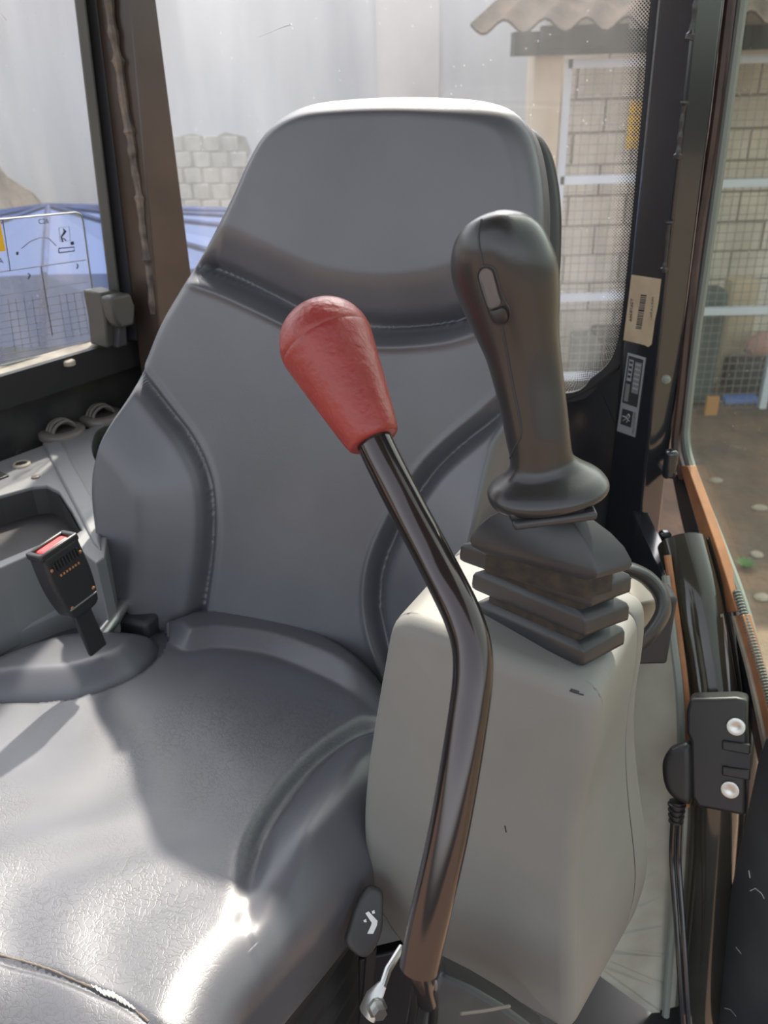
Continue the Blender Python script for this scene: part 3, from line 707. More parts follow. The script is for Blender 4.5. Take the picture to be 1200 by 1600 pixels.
# connector and cable
cb = thing('cable_connector', 'rounded black cable connector plugged into the latch bracket', 'connector', dp(1058, 1210, .09))
oc = [(1042, 1178), (1052, 1170), (1078, 1166), (1082, 1215), (1080, 1256), (1066, 1258), (1046, 1245), (1036, 1225), (1034, 1195)]
Nn = DN; Uu = -DR; 
bU = (V((1, 0, 0)) - bN * bN.x).normalized(); bV = bN.cross(bU)
Oo = bq(1058, 1210, .004); uv_ = to_uv(oc, Oo, bU, bV, bN)
pillow('housing', 'black', uv_, Oo, bU, bV, bN, .022, .008, None, cb, n=80, rings=14)
pth = smooth_pts([(1058, 1252), (1057, 1268), (1056, 1286)], 25); q = [bq(x, y, -.006) for x, y in pth]
mb = MB(); mb.tube(q, [.0085 + (.002 if (i // 3) % 2 else 0) - i * .0001 for i in range(25)], 20); mb.build('strain_relief', 'black', cb)
for j, (dx, m_) in enumerate(((0, 'black'), (10, 'black'))):
    pth = smooth_pts([(1052 + dx, 1280, .10), (1050 + dx, 1340, .10), (1056 + dx, 1430, .10), (1062 + dx, 1520, .10), (1068 + dx, 1620, .10), (1072 + dx, 1720, .10)], 50)
    q = [dp(x, y, o) for x, y, o in pth]; mb = MB(); mb.tube(q, .0034, 10)
    tag(mb.build('cable', 'paint'), ['thin black cable hanging from the connector, nearer the grey housing', 'thin black cable hanging from the connector, nearer the sill tube'][j], 'cable')
# two small hinge pins on the pillar
for (x, y, lb) in ((1047, 725, 'small black striker pin on the pillar at the lower corner of the door glass'), (1037, 850, 'small black striker pin on the pillar at the top of the sill tube')):
    c = PY(x, y, .98); mb = MB(); mb.box(c, (.008, 0, 0), (0, .008, 0), (0, 0, .02)); tag(mb.build('striker', 'paint', bevel=.005, seg=3), lb, 'striker')

# labels on the pillar (real flat stickers)
nn = -_n if _n.y > 0 else _n
postT = bvh(postR)
def ap(px, py, off=.0008):
    h_ = on_surf(postT, px, py)[0]
    if h_ is None: h_ = PP(px, py, a0(.9), nn)
    return h_ + nn * (off + .0004)
def decal(pts, name, m, par, off=.0008, th=.0006):
    q = [ap(x, y, off) for x, y in pts]; mb = MB(); mb.prism([p - nn * th for p in q], q); return mb.build(name, m, par, smooth=False)
lb = thing('barcode_label', 'torn cream paper label with a black barcode on the rear pillar', 'label', ap(1005, 485))
decal([(988, 429), (1034, 436), (1031, 462), (1028, 482), (1024, 500), (1022, 515), (1019, 538), (1014, 542), (1008, 539), (975, 531)], 'paper', 'label', lb)
def q2d(o, ux, uy, a, b): return (o[0] + ux[0] * a + uy[0] * b, o[1] + ux[1] * a + uy[1] * b)
# barcode: bars run across, code goes down the label
o_, ux, uy = (1003, 460), (1.0, .12), (-.155, 1.0); t_ = 0; rnd = random.Random(5)
while t_ < 53:
    wv = rnd.choice((1.2, 1.2, 2.0, 2.8)); decal([q2d(o_, ux, uy, 0, t_), q2d(o_, ux, uy, 8.5, t_), q2d(o_, ux, uy, 8.5, t_ + wv), q2d(o_, ux, uy, 0, t_ + wv)], 'bar', 'ink', lb, .0013)
    t_ += wv + rnd.choice((1.2, 1.8))
dn_ = (ap(995, 530) - ap(1003, 440)).normalized(); ri = (ap(1010, 480) - ap(1000, 479)).normalized()
text('T2678366', 'lettering', 'ink', ap(988, 484, .0013), dn_, ri * -1, .0075, lb)
text('Hk4 L.4 Pin...', 'lettering', 'ink', ap(1020, 482, .0013), dn_, ri * -1, .0055, lb)
ib = thing('info_plate', 'silver and black information plate on the rear pillar under the cream label', 'label', ap(986, 617))
decal([(982, 551), (1010, 559), (993, 683), (965, 673)], 'plate', 'silver', ib)
def sub(a, b, c, d):   # fractions along width and height
    P0, P1, P2, P3 = [np.array(p, float) for p in ((982, 551), (1010, 559), (993, 683), (965, 673))]
    g_ = lambda s, t: tuple((P0 * (1 - s) + P1 * s) * (1 - t) + (P3 * (1 - s) + P2 * s) * t)
    return [g_(a, b), g_(c, b), g_(c, d), g_(a, d)]
decal(sub(.08, .03, .9, .63), 'dark_field', 'ink', ib, .0012)
decal(sub(.16, .07, .4, .34), 'panel', 'silver', ib, .0015)
decal(sub(.50, .08, .86, .47), 'panel', 'sealg', ib, .0015)
decal(sub(.16, .38, .38, .60), 'panel', 'sealg', ib, .0015)
for k in range(4): decal(sub(.2, .09 + .06 * k, .36, .12 + .06 * k), 'line', 'ink', ib, .0018)
for k in range(6): decal(sub(.54, .10 + .06 * k, .82, .12 + .06 * k), 'line', 'silver', ib, .0018)
decal(sub(.14, .70, .72, .90), 'dark_field', 'ink', ib, .0012)
lg = sub(.14, .70, .72, .90); cx = sum(p[0] for p in lg) / 4; cy = sum(p[1] for p in lg) / 4
q = [ap(cx + x, cy + y, .0016) for x, y in smooth_pts([(-5, 4), (-1, 1), (3, -6), (5, -2), (2, 2), (5, 5)], 20)]; mb = MB(); mb.tube(q, .0008, 6); mb.build('emblem', 'silver', ib)
q = [ap(cx + x, cy + y, .0016) for x, y in smooth_pts([(-6, -3), (-1, -1), (2, 3), (0, 7)], 20)]; mb = MB(); mb.tube(q, .0008, 6); mb.build('emblem', 'silver', ib)
text('MANUFACTURED', 'lettering', 'ink', ap(*sub(.86, .83, .88, .85)[0], .0013), dn_, -ri, .004, ib)

# sticker with the working range chart on the left glass
def wp(px, py, off=.0015): return PP(px, py, CL + LN * off, LN)
stk = thing('range_chart_sticker', 'clear printed chart sticker with yellow patch on the left window glass', 'sticker', wp(60, 450))
def wdec(pts, name, m, off=.0022, th=.0004):
    q = [wp(x, y, off) for x, y in pts]; mb = MB(); mb.prism([p - LN * th for p in q], q); return mb.build(name, m, stk, smooth=False)
co = [(-260, 378), (0, 343), (118, 332), (126, 335), (130, 345), (155, 532), (151, 537), (0, 572), (-260, 640)]
wdec(co, 'film', 'film', .0012, .0003)
def wline(pts, r=.0007, m='ink', name='line'):
    q = [wp(x, y, .0024) for x, y in pts]; mb = MB(); mb.tube(q, r, 5); return mb.build(name, m, stk)
wline(co[:-1], .0014, 'sealg', 'border')
wline([(-60, 437), (0, 425), (134, 406)]); wline([(4, 343), (16, 422)]); wline([(64, 417), (82, 525)]); wline([(0, 566), (80, 549), (153, 530)])
for k, y in enumerate((462, 477, 490, 503, 514, 524, 535, 545, 556)):
    wline([(-40, y + 8), (0, y), (138 + k * 1.6, y - 22 - k * .6)], .0004)
for x in (12, 24, 37, 50, 92, 103, 115, 127): wline([(x, 468 - x * .1), (x + 12, 552 - x * .22)], .0003)
wdec([(-90, 352), (0, 345), (9, 392), (-90, 405)], 'yellow_patch', 'yellow')
xd = (wp(120, 333) - wp(60, 339)).normalized()
text('C26', 'lettering', 'ink', wp(68, 346, .0024), xd, Z, .010, stk)
text('A', 'lettering', 'ink', wp(1, 408, .0024), xd, Z, .012, stk)
# little excavator line drawing
wline([(92, 395), (92, 388), (116, 386), (116, 392), (92, 395)], .0009); wline([(92, 356), (108, 354), (110, 376), (94, 378), (92, 356)], .0004); wline([(88, 384), (76, 372), (62, 371), (46, 378), (34, 388)], .0006)
wline([(98, 378), (96, 370), (101, 362), (99, 358), (103, 361), (98, 368)], .0013, name='figure'); wline([(99, 372), (103, 376)], .001, name='figure')
wdec([(110, 378), (115, 377), (116, 382), (111, 383)], 'mark', 'ink'); wdec([(25, 394), (29, 393), (29, 398), (26, 399)], 'mark', 'ink')
wline([(44, 436), (47, 430), (44, 427)], .001, name='figure'); wline([(120, 420), (122, 415), (120, 412)], .001, name='figure')

# window latch at the rear end of the left sill
lt = thing('window_latch', 'black sliding window latch on the ledge at the left rear pillar', 'latch', wp(182, 535, .02))
def lbox(pts, off, th, name, m, bev=.003):
    q = [wp(x, y, off) for x, y in pts]; mb = MB(); mb.prism([p - LN * th for p in q], q); return mb.build(name, m, lt, bevel=bev)
lbox([(156, 458), (185, 453), (190, 535), (168, 545), (164, 500)], .058, .045, 'body', 'latch')
lbox([(172, 466), (204, 458), (212, 478), (210, 508), (190, 514), (180, 500)], .088, .026, 'handle', 'latch', .004)
lbox([(186, 508), (198, 506), (200, 540), (184, 545)], .070, .02, 'catch', 'ink')

# ================================================================== OPERATOR SEAT
YS = math.radians(22); SF = V((-math.sin(YS), -math.cos(YS), 0)); SR = V((math.cos(YS), -math.sin(YS), 0))
RC = math.radians(14)
seat = thing('operator_seat', 'black vinyl operator seat with bolstered backrest and creased cushion', 'seat', (-.17, .6, 0))
BOo = V((-.133, .83, .5)); BU = (Z * math.cos(RC) - SF * math.sin(RC)).normalized(); BN = (SF * math.cos(RC) + Z * math.sin(RC)).normalized()
bout = [(245, 985), (210, 950), (182, 895), (166, 820), (160, 745), (168, 690), (184, 640), (205, 592), (236, 510), (266, 455), (292, 412), (320, 362), (350, 303), (375, 247), (400, 204), (432, 174), (475, 155), (535, 147), (620, 143), (700, 145), (755, 151), (795, 166), (820, 195), (834, 240), (842, 300), (843, 360), (840, 430), (830, 520), (814, 610), (800, 690), (790, 745), (780, 810), (765, 880), (742, 950), (710, 1030), (660, 1110), (560, 1140), (400, 1080), (300, 1030)]
buv = to_uv(bout, BOo, SR, BU, BN)
tv = lambda pts: to_uv(pts, BOo, SR, BU, BN)
C1 = smooth_pts(tv([(270, 405), (292, 413), (350, 434), (410, 462), (470, 490), (530, 506), (600, 514), (680, 508), (730, 495), (790, 470), (860, 430)]), 70)
C2 = smooth_pts(tv([(190, 545), (215, 580), (258, 640), (296, 695), (318, 750), (324, 810), (321, 870), (313, 930), (303, 1000), (295, 1060)]), 60)
C3 = smooth_pts(tv([(825, 610), (770, 658), (715, 702), (672, 745), (628, 812), (597, 880), (588, 940), (597, 1000), (625, 1070), (660, 1140)]), 60)
headP = np.concatenate([C1, tv([(1000, 300), (900, 0), (300, 0), (150, 300)])])
lP = np.concatenate([C2, tv([(200, 1150), (0, 1000), (0, 500)])]); rP = np.concatenate([C3, tv([(900, 1200), (1100, 900), (1000, 500)])])
cc = tv([(480, 740)])[0]
def back_h(p, d):
    d1 = dist_poly(p, C1); d2 = dist_poly(p, C2); d3 = dist_poly(p, C3)
    hd = inside(p, headP); li = inside(p, lP); ri_ = inside(p, rP)
    h = np.zeros(len(p))
    h += np.where(hd, .022 * sstep(d1, 0, .06) , .004 * sstep(d1, 0, .02))
    h += np.where(li, .026 * sstep(d2, 0, .085), -.004)
    h += np.where(ri_, .026 * sstep(d3, 0, .085), -.004)
    cen_ = ~hd & ~li & ~ri_
    x = (p[:, 0] - cc[0]) / .19
    h += np.where(hd, -.016 * x ** 2, .010 * x ** 2)
    h -= .020 * np.exp(-(d1 / .0105) ** 2) + .016 * np.exp(-(d2 / .0085) ** 2) + .017 * np.exp(-(d3 / .0095) ** 2)
    h += .0035 * np.exp(-((d1 - .019) / .004) ** 2) * (~hd) + .003 * np.exp(-((d2 - .015) / .0035) ** 2) * (~li) + .003 * np.exp(-((d3 - .017) / .0035) ** 2) * (~ri_)
    return h
back = pillow('backrest', 'leather', buv, BOo, SR, BU, BN, .085, .027, back_h, seat, n=520, rings=170, rb=.03)
shell_uv = (buv - buv.mean(0)) * np.array([.97, .985]) + buv.mean(0)
pillow('back_shell', 'black', shell_uv, BOo - BN * .075 + SR * .012, SR, BU, BN, .035, .012, None, seat, n=240, rings=10)

CT = math.radians(2); CF = (SF * math.cos(CT) + Z * math.sin(CT)).normalized(); CN = (Z * math.cos(CT) - SF * math.sin(CT)).normalized()
CB = V((-.17, .62, .455)); CF2 = -CF
cv = lambda pts, dz=0: to_uv(pts, CB + CN * dz, SR, CF2, CN)
cout = [(262, 1003), (300, 990), (350, 985), (450, 996), (530, 1026), (590, 1068), (618, 1120), (632, 1190), (625, 1260), (605, 1322), (562, 1385), (505, 1455), (440, 1530), (380, 1605), (340, 1700), (230, 1790), (60, 1840), (-180, 1830), (-380, 1700), (-420, 1500), (-330, 1280), (-200, 1130), (-90, 1072), (0, 1032), (90, 1003), (190, 995)]
cuv = cv(cout)
G1 = smooth_pts(cv([(640, 1120), (600, 1140), (560, 1155), (500, 1195), (443, 1258), (408, 1320), (391, 1390), (388, 1440)], .03), 60)
G1e = smooth_pts(cv([(388, 1440), (395, 1480), (402, 1510)], .03), 12)
LB = smooth_pts(cv([(235, 960), (262, 990), (264, 1012), (250, 1042), (205, 1075), (110, 1106), (0, 1114), (-120, 1110), (-260, 1090)], .03), 60)
RR = smooth_pts(cv([(255, 1000), (285, 1022), (340, 1018), (420, 1030), (500, 1062), (560, 1096), (620, 1135)], .04), 60)
rbP = np.concatenate([G1, G1e, cv([(480, 1700), (900, 1400), (900, 1100)])]); lbP = np.concatenate([LB, cv([(-400, 900), (0, 800), (220, 900)])]); rrP = np.concatenate([RR, cv([(750, 1100), (600, 900), (250, 850)])])
fr_ln = smooth_pts(cv([(-80, 1465), (0, 1493), (70, 1513), (140, 1540), (190, 1563), (235, 1598), (280, 1640)], .045), 60)
c0_ = cv([(150, 1350)])[0]
frP = np.concatenate([fr_ln, cv([(300, 2000), (-600, 2000), (-600, 1465)])])
def cush_h(p, d):
    g = dist_poly(p, G1); ge = dist_poly(p, G1e); l = dist_poly(p, LB); rr = dist_poly(p, RR); fl = dist_poly(p, fr_ln)
    gi = inside(p, rbP); li = inside(p, lbP); ri_ = inside(p, rrP)
    h = np.zeros(len(p))
    fade = sstep(-p[:, 1], -.10, .02)
    en = np.linalg.norm(p - G1[-1], axis=1); ff_ = sstep(en, 0, .085)
    h += np.where(gi, .016 * sstep(g, 0, .05), 0) * (.25 + .75 * ff_)
    h -= np.where(li, .012, 0)
    h += np.where(ri_ & ~li, .013 * sstep(rr, 0, .03), 0)
    h -= .013 * np.exp(-(g / .010) ** 2) * (.15 + .85 * ff_) + .002 * np.exp(-(ge / .012) ** 2)  + .001 * np.exp(-(rr / .008) ** 2)
    h -= .0028 * np.exp(-(fl / .0022) ** 2)
    h -= np.where(inside(p, frP), .030 * sstep(fl, 0, .13), 0)
    x = (p[:, 0] - c0_[0]) / .2; y = (p[:, 1] - c0_[1]) / .2
    h -= .012 * np.exp(-(x * x + y * y))
    h += .0012 * np.sin(p[:, 0] * 60 + 3 * np.sin(p[:, 1] * 25)) * np.exp(-(x * x + (y + .3) ** 2) * 1.5)
    return h
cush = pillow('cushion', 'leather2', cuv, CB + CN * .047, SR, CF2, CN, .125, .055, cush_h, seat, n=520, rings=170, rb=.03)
bz = .035
bo2 = cv([(264, 1010), (252, 1040), (206, 1074), (110, 1106), (0, 1114), (-100, 1134), (-200, 1168), (-262, 1186), (-262, 1160), (-200, 1122), (-100, 1066), (0, 1024), (60, 1002), (110, 989), (170, 984), (225, 986), (255, 994)], bz)
side_b = pillow('side_bolster', 'leather', bo2, CB + CN * bz, SR, CF2, CN, .060, .026, lambda p, d: .026 * sstep(d, 0, .05), seat, n=260, rings=50, rb=.008)
# torn seam at the front of the cushion
tr = bvh(cush); q = []; rs = []
for i, (x, y) in enumerate(smooth_pts([(0, 1492), (70, 1512), (138, 1540), (190, 1562), (232, 1596)], 70)):
    h_, n_ = on_surf(tr, x, y, .0)
    if h_ is not None: q.append(h_ + V((0, 0, random.uniform(-.0004, .0004)))); rs.append(.0006 + random.random() * .0004)
mb = MB(); mb.tube(q, rs, 6); mb.build('stitched_seam', mat('worn_seam', (.16, .13, .10), .8), cush)
q = []; rs = []
for i, (x, y) in enumerate(smooth_pts([(143, 1540), (150, 1543), (162, 1551), (172, 1553), (186, 1560), (198, 1568), (212, 1577)], 34)):
    h_, n_ = on_surf(tr, x, y + (i % 3 - 1) * 1.2, .0006)
    if h_ is not None: q.append(h_); rs.append((.0009 + random.random() * .001) * math.sin(math.pi * (i + .6) / 34.5) + .0003)
mb = MB(); mb.tube(q, rs, 6); tear = mb.build('tear', mat('torn_lining', (.7, .66, .58), .9), cush); tear['label'] = 'short torn split showing white lining'
seam(side_b, [(244, 990), (258, 997), (265, 1012), (252, 1040), (236, 1056)], .0012, mat('worn_edge', (.26, .16, .10), .7), 'worn_piping')
# seat pan, ribbed rubber skirt
sc_ = V((-.17, .60, 0)); 
edge_pts = [p for p in [V((CB + CN * -.06)) + SR * float(u) * .93 + CF2 * float(v) * .93 for u, v in smooth_pts(cuv, 48, True)]]
mb = MB(); mb.prism([p + Z * (-.03) for p in edge_pts], [p + Z * -.002 for p in edge_pts]); mb.build('seat_pan', 'dark', seat)
ce = sum(edge_pts, V((0, 0, 0))) / len(edge_pts)
for k in range(8):
    zt = ce.z - .03 - .038 * k; ring = [V((ce.x + (p.x - ce.x) * .90, ce.y + (p.y - ce.y) * .90, 0)) for p in edge_pts]
    ring2 = [V((ce.x + (p.x - ce.x) * .84, ce.y + (p.y - ce.y) * .84, 0)) for p in edge_pts]
    mb = MB(); n_ = 48; lv = [(ring2, zt - .038), (ring, zt - .026), (ring, zt - .012), (ring2, zt)]
    vs = [p + Z * z_ for rg, z_ in lv for p in rg]; f = [(j * n_ + i, j * n_ + (i + 1) % n_, (j + 1) * n_ + (i + 1) % n_, (j + 1) * n_ + i) for j in range(3) for i in range(n_)]
    mb.add(vs, f); mb.build('skirt_fold', 'rib', seat, sharp=None)
zb = ce.z - .03 - .038 * 8
mb = MB(); mb.prism([V((ce.x + (p.x - ce.x) * .8, ce.y + (p.y - ce.y) * .8, 0.001)) for p in edge_pts], [V((ce.x + (p.x - ce.x) * .8, ce.y + (p.y - ce.y) * .8, zb + .01)) for p in edge_pts]); mb.build('seat_base', 'dark', seat)
# steel recliner tube beside the cushion
mb = MB(); mb.tube([P(160, 990, 1.01), P(178, 968, 1.02), P(190, 948, 1.04), P(200, 920, 1.08)], .0085, 12); mb.build('recliner_tube', 'steel', seat)
mb = MB(); mb.box(P(215, 975, 1.06), SR * .03, SF * .02, Z * .02); mb.build('dark_gap_block', 'ink', seat, bevel=.006)  # added block, ink coloured to stand for the black gap here

# seat belt buckle
bk = thing('seat_belt_buckle', 'black seat belt buckle with red release button beside the cushion', 'buckle', P(150, 985, .95))
up = (P(97, 862, .88) - P(135, 950, .915)).normalized(); wd_ = (P(132, 842, .905) - P(75, 884, .87)); wd_ = (wd_ - up * wd_.dot(up)).normalized(); fn = wd_.cross(up).normalized()
if fn.dot(CO - P(110, 900, .9)) < 0: fn = -fn
bc = P(116, 906, .895)
bo_ = [(-.024, .036), (-.0235, .041), (.0235, .041), (.024, .036), (.025, .0), (.021, -.030), (.014, -.042), (-.014, -.042), (-.021, -.030), (-.025, .0)]
bo_ = smooth_pts(bo_, 72, True)
pillow('housing', 'black', bo_, bc, wd_, up, fn, .026, .004, None, bk, n=72, rings=12, sharp=60)
mb = MB(); mb.box(bc + up * .0385 - fn * .013, wd_ * .018, fn * .0075, up * .005); mb.build('release_button', 'redbtn', bk, bevel=.0035, seg=3)
for s in (-1, 1):
    mb = MB(); mb.box(bc + up * .041 - fn * (.013 + s * .0105), wd_ * .025, fn * .0025, up * .004); mb.build('rim', 'black', bk, bevel=.0018)
    mb = MB(); mb.box(bc + up * .041 - fn * .013 + wd_ * s * .0225, wd_ * .003, fn * .012, up * .004); mb.build('rim', 'black', bk, bevel=.0018)
for k in range(9):
    mb = MB(); mb.box(bc + up * .026 + wd_ * (-.016 + .004 * k) + fn * .0006, wd_ * .001, up * .005, fn * .0012); mb.build('tooth', 'black', bk)
for k in range(7):
    mb = MB(); mb.box(bc + up * .014 + wd_ * (-.012 + .004 * k) + fn * .0004, wd_ * .001, up * .0012, fn * .0008); mb.build('tooth', 'seal2', bk)
for (a_, b_) in ((-.019, .024), (.019, .024), (.017, -.022), (-.015, -.027)):
    vs, ff = lathe([(0, .0022), (.0008, .0018)], bc + wd_ * a_ + up * b_ - fn * .0002, fn, 12); link('rivet', vs, ff, 'seal2', bk)
mb = MB(); mb.box(bc - up * .065 - fn * .013, wd_ * .012, up * .035, fn * .003); mb.build('stalk', 'black', bk, bevel=.002)
mb = MB(); mb.box(bc - up * .028 + fn * .0005, wd_ * .0185, up * .0006, fn * .0008); mb.build('moulded_line', 'sealg', bk)

# ================================================================== LEFT CONSOLE
CZ = .60
cz = lambda x, y, z=CZ: PZ(x, y, z)
con = thing('side_console', 'grey moulded side console with a recessed tray along the left cab wall', 'console', cz(20, 800))
cp = [(-420, 880), (-200, 772), (0, 688), (120, 642), (200, 614), (196, 700), (172, 790), (164, 870), (150, 880), (108, 846), (60, 861), (0, 887), (-260, 1010), (-420, 1090)]
def inwall(p):
    e_ = (p - CL).dot(LN) - .036
    return p - LN * min(e_, 0)
bot = [inwall(cz(x, y)) - Z * .11 for x, y in cp]; topp = [p + Z * .11 for p in bot]
mbx = MB(); mbx.prism(bot, topp); body = mbx.build('body', 'console', con, smooth=False)
def cut(target, pts, z0, z1, rnd=0):
    q = spath([(x, y, 0) for x, y in pts], 8) if False else pts
    if rnd: q = [tuple(v) for v in smooth_pts(pts, rnd, True)]
    mb = MB(); mb.prism([cz(x, y) + Z * z0 for x, y in q], [cz(x, y) + Z * z1 for x, y in q]); c = mb.build('cutter', 'console', smooth=False)
    md = target.modifiers.new('b', 'BOOLEAN'); md.operation = 'DIFFERENCE'; md.object = c; md.solver = 'EXACT'
    dg = bpy.context.evaluated_depsgraph_get(); me = bpy.data.meshes.new_from_object(target.evaluated_get(dg)); target.modifiers.clear(); target.data = me
    bpy.data.objects.remove(c)
trp = [(-300, 905), (-100, 815), (0, 774), (50, 760), (72, 758), (92, 768), (112, 798), (128, 828), (112, 838), (60, 851), (0, 876), (-100, 920), (-280, 1005)]
cut(body, trp, -.045, .02)
pk = [(150, 672), (165, 662), (185, 655), (186, 690), (178, 738), (168, 740), (155, 728), (146, 712), (143, 692)]
cut(body, pk, -.08, .02, 40)
md = body.modifiers.new('bevel', 'BEVEL'); md.width = .004; md.segments = 3; md.limit_method = 'ANGLE'; md.angle_limit = math.radians(40)
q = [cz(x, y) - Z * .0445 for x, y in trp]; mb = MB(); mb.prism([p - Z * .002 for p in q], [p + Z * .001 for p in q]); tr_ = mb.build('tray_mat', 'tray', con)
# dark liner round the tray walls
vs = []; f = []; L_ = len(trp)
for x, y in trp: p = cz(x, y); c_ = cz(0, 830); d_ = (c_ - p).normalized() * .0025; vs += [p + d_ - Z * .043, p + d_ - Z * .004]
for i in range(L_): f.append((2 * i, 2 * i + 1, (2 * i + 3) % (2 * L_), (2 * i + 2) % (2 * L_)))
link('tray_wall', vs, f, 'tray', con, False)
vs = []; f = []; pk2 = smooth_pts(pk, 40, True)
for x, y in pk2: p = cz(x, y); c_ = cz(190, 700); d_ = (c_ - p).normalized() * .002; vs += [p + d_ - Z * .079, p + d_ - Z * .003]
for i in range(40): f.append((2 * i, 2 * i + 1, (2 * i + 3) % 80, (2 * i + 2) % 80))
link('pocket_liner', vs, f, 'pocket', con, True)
# raised ramp
rp_ = [(66, 694), (96, 694), (158, 800), (158, 862), (146, 850)]
mb = MB(); mb.prism([cz(x, y) - Z * .005 for x, y in rp_], [cz(x, y) + Z * .004 for x, y in rp_]); mb.build('raised_ridge', 'console', con, bevel=.004, seg=3)
# lower step of the console
st = [(-420, 1150), (-200, 1010), (0, 915), (100, 868), (200, 925), (240, 1000), (120, 1010), (0, 1050), (-200, 1140), (-420, 1300)]
lo = .515
q = [cz(x, y, lo) for x, y in [(-420, 1080), (-200, 995), (0, 918), (60, 893), (150, 860), (165, 900), (140, 930), (0, 992), (-200, 1085), (-420, 1190)]]
mb = MB(); mb.prism([V((p.x, p.y, .03)) for p in q], q); mb.build('lower_step', 'console', con, bevel=.008, seg=3)
# power socket, cap, switch, pictogram
so_ = thing('power_socket', 'round power socket with a pale ring on the side console', 'socket', cz(34, 727))
vs, ff = lathe([(-.004, .0128), (.0025, .0128), (.004, .0115), (.004, .0092), (.0025, .0085)], cz(34, 727), Z, 36); link('ring', vs, ff, 'sill', so_, True, 40)
vs, ff = lathe([(.0026, .0084), (.003, .0083)], cz(34, 727), Z, 30); link('hole', vs, ff, 'ink', so_)
vs, ff = lathe([(-.002, .006), (.002, .006), (.003, .0045)], cz(56, 746), Z, 24); tag(link('blanking_cap', vs, ff, 'vent', None, True, 40), 'small round grey blanking cap beside the power socket', 'cap')
mb = MB(); c = cz(27, 707); mb.box(c, (.0012, 0, 0), (0, .004, 0), Z * .0012); mb.box(c + V((.0, .007, 0)), (.0022, 0, 0), (0, .0018, 0), Z * .0012); mb.build('pictogram', 'ink', con)
mb = MB(); c = cz(-4, 746); mb.box(c, LN * .012, LD * .012, Z * .003); tag(mb.build('rocker_switch', 'black', bevel=.002), 'dark square switch on the side console at the picture edge', 'switch')
# air vents
for i, (x, y, lb_) in enumerate(((97, 676, 'round dusty air vent on the console, the fully visible one'), (158, 652, 'round air vent on the console partly hidden by the backrest'))):
    c = cz(x, y); v_ = thing('air_vent', lb_, 'air vent', c, 'round console air vents')
    vs, ff = lathe([(-.004, .036), (.004, .036), (.0065, .034), (.008, .029), (.008, .024), (.005, .022)], c, Z, 48); link('bezel', vs, ff, 'vent', v_, True, 40)
    vs, ff = lathe([(.003, .0222), (.0055, .0218)], c, Z, 40); link('damper_disc', vs, ff, 'tray', v_)
    for s in (-1, 0, 1):
        pts = [c + LD * .020 * math.cos(a) + LN * s * .0085 + Z * (.004 + .018 * math.sin(a) * (1 - .1 * abs(s))) for a in np.linspace(0, math.pi, 20)]
        mb = MB(); mb.tube(pts, .0026, 8); mb.build('louvre', 'vent', v_)

# ================================================================== JOYSTICK POD
PZt = .727
TLp = PZ(608, 990, PZt); Np = PZ(915, 1085, PZt); Rp = PZ(1032, 1040, PZt)
pu = (Np - TLp); pu.z = 0; pu.normalize(); pn_ = V((pu.y, -pu.x, 0)); 
if pn_.y > 0: pn_ = -pn_
pod = thing('joystick_housing', 'grey plastic armrest housing under the joystick', 'housing', V((TLp.x + .06, TLp.y + .05, .4)))
PO = TLp.copy()
pt = lambda pts: to_uv(pts, PO, pu, Z, pn_)
po_ = [(622, 972), (650, 975), (740, 1010), (830, 1047), (895, 1074), (926, 1096), (934, 1130), (929, 1190), (915, 1250), (903, 1320), (897, 1400), (896, 1500), (893, 1612), (850, 1598), (790, 1563), (735, 1532), (680, 1512), (632, 1488), (592, 1436), (570, 1378), (562, 1300), (566, 1220), (577, 1140), (592, 1050), (604, 990)]
puv = pt(po_)
def pod_h(p, d): return .006 * sstep(d, 0, .06)
body_p = pillow('housing_body', 'pod', puv, PO + pn_ * .0, pu, Z, pn_, .108, .014, pod_h, pod, n=360, rings=60, rb=.001)
# separate rear side cover
rear = [(u + .004, v) for u, v in puv]
cover = pillow('side_cover', 'pod', np.array(puv), PO - pn_ * .1098, pu, Z, pn_, .030, .001, None, pod, n=360, rings=12, rb=.012)
gap = pillow('split_gap', 'ink', np.array(puv) * .992 + np.array(puv).mean(0) * .008, PO - pn_ * .1075, pu, Z, pn_, .003, .0004, None, pod, n=360, rings=4, rb=.0004)
for ob in (body_p, cover, gap):
    for v_ in ob.data.vertices:
        t_ = max(0, -(v_.co - PO).dot(pn_) - .01); k_ = float(sstep(np.array([-v_.co.z]), -.69, -.40)[0])
        k2_ = float(sstep(np.array([-v_.co.z]), -.46, -.34)[0]); v_.co += pu * t_ * (.26 * k_ - .12 * k2_)
seam(cover, [(1000, 1040), (1008, 1056)], .0004)
for pts, m_ in (([(890, 1079), (898, 1082), (912, 1086)], 'ink'), ([(789, 1290), (791, 1300)], 'ink'), ([(892, 1077), (905, 1081)], 'ink')):
    seam(body_p, pts, .0006, m_, 'scuff', 8)

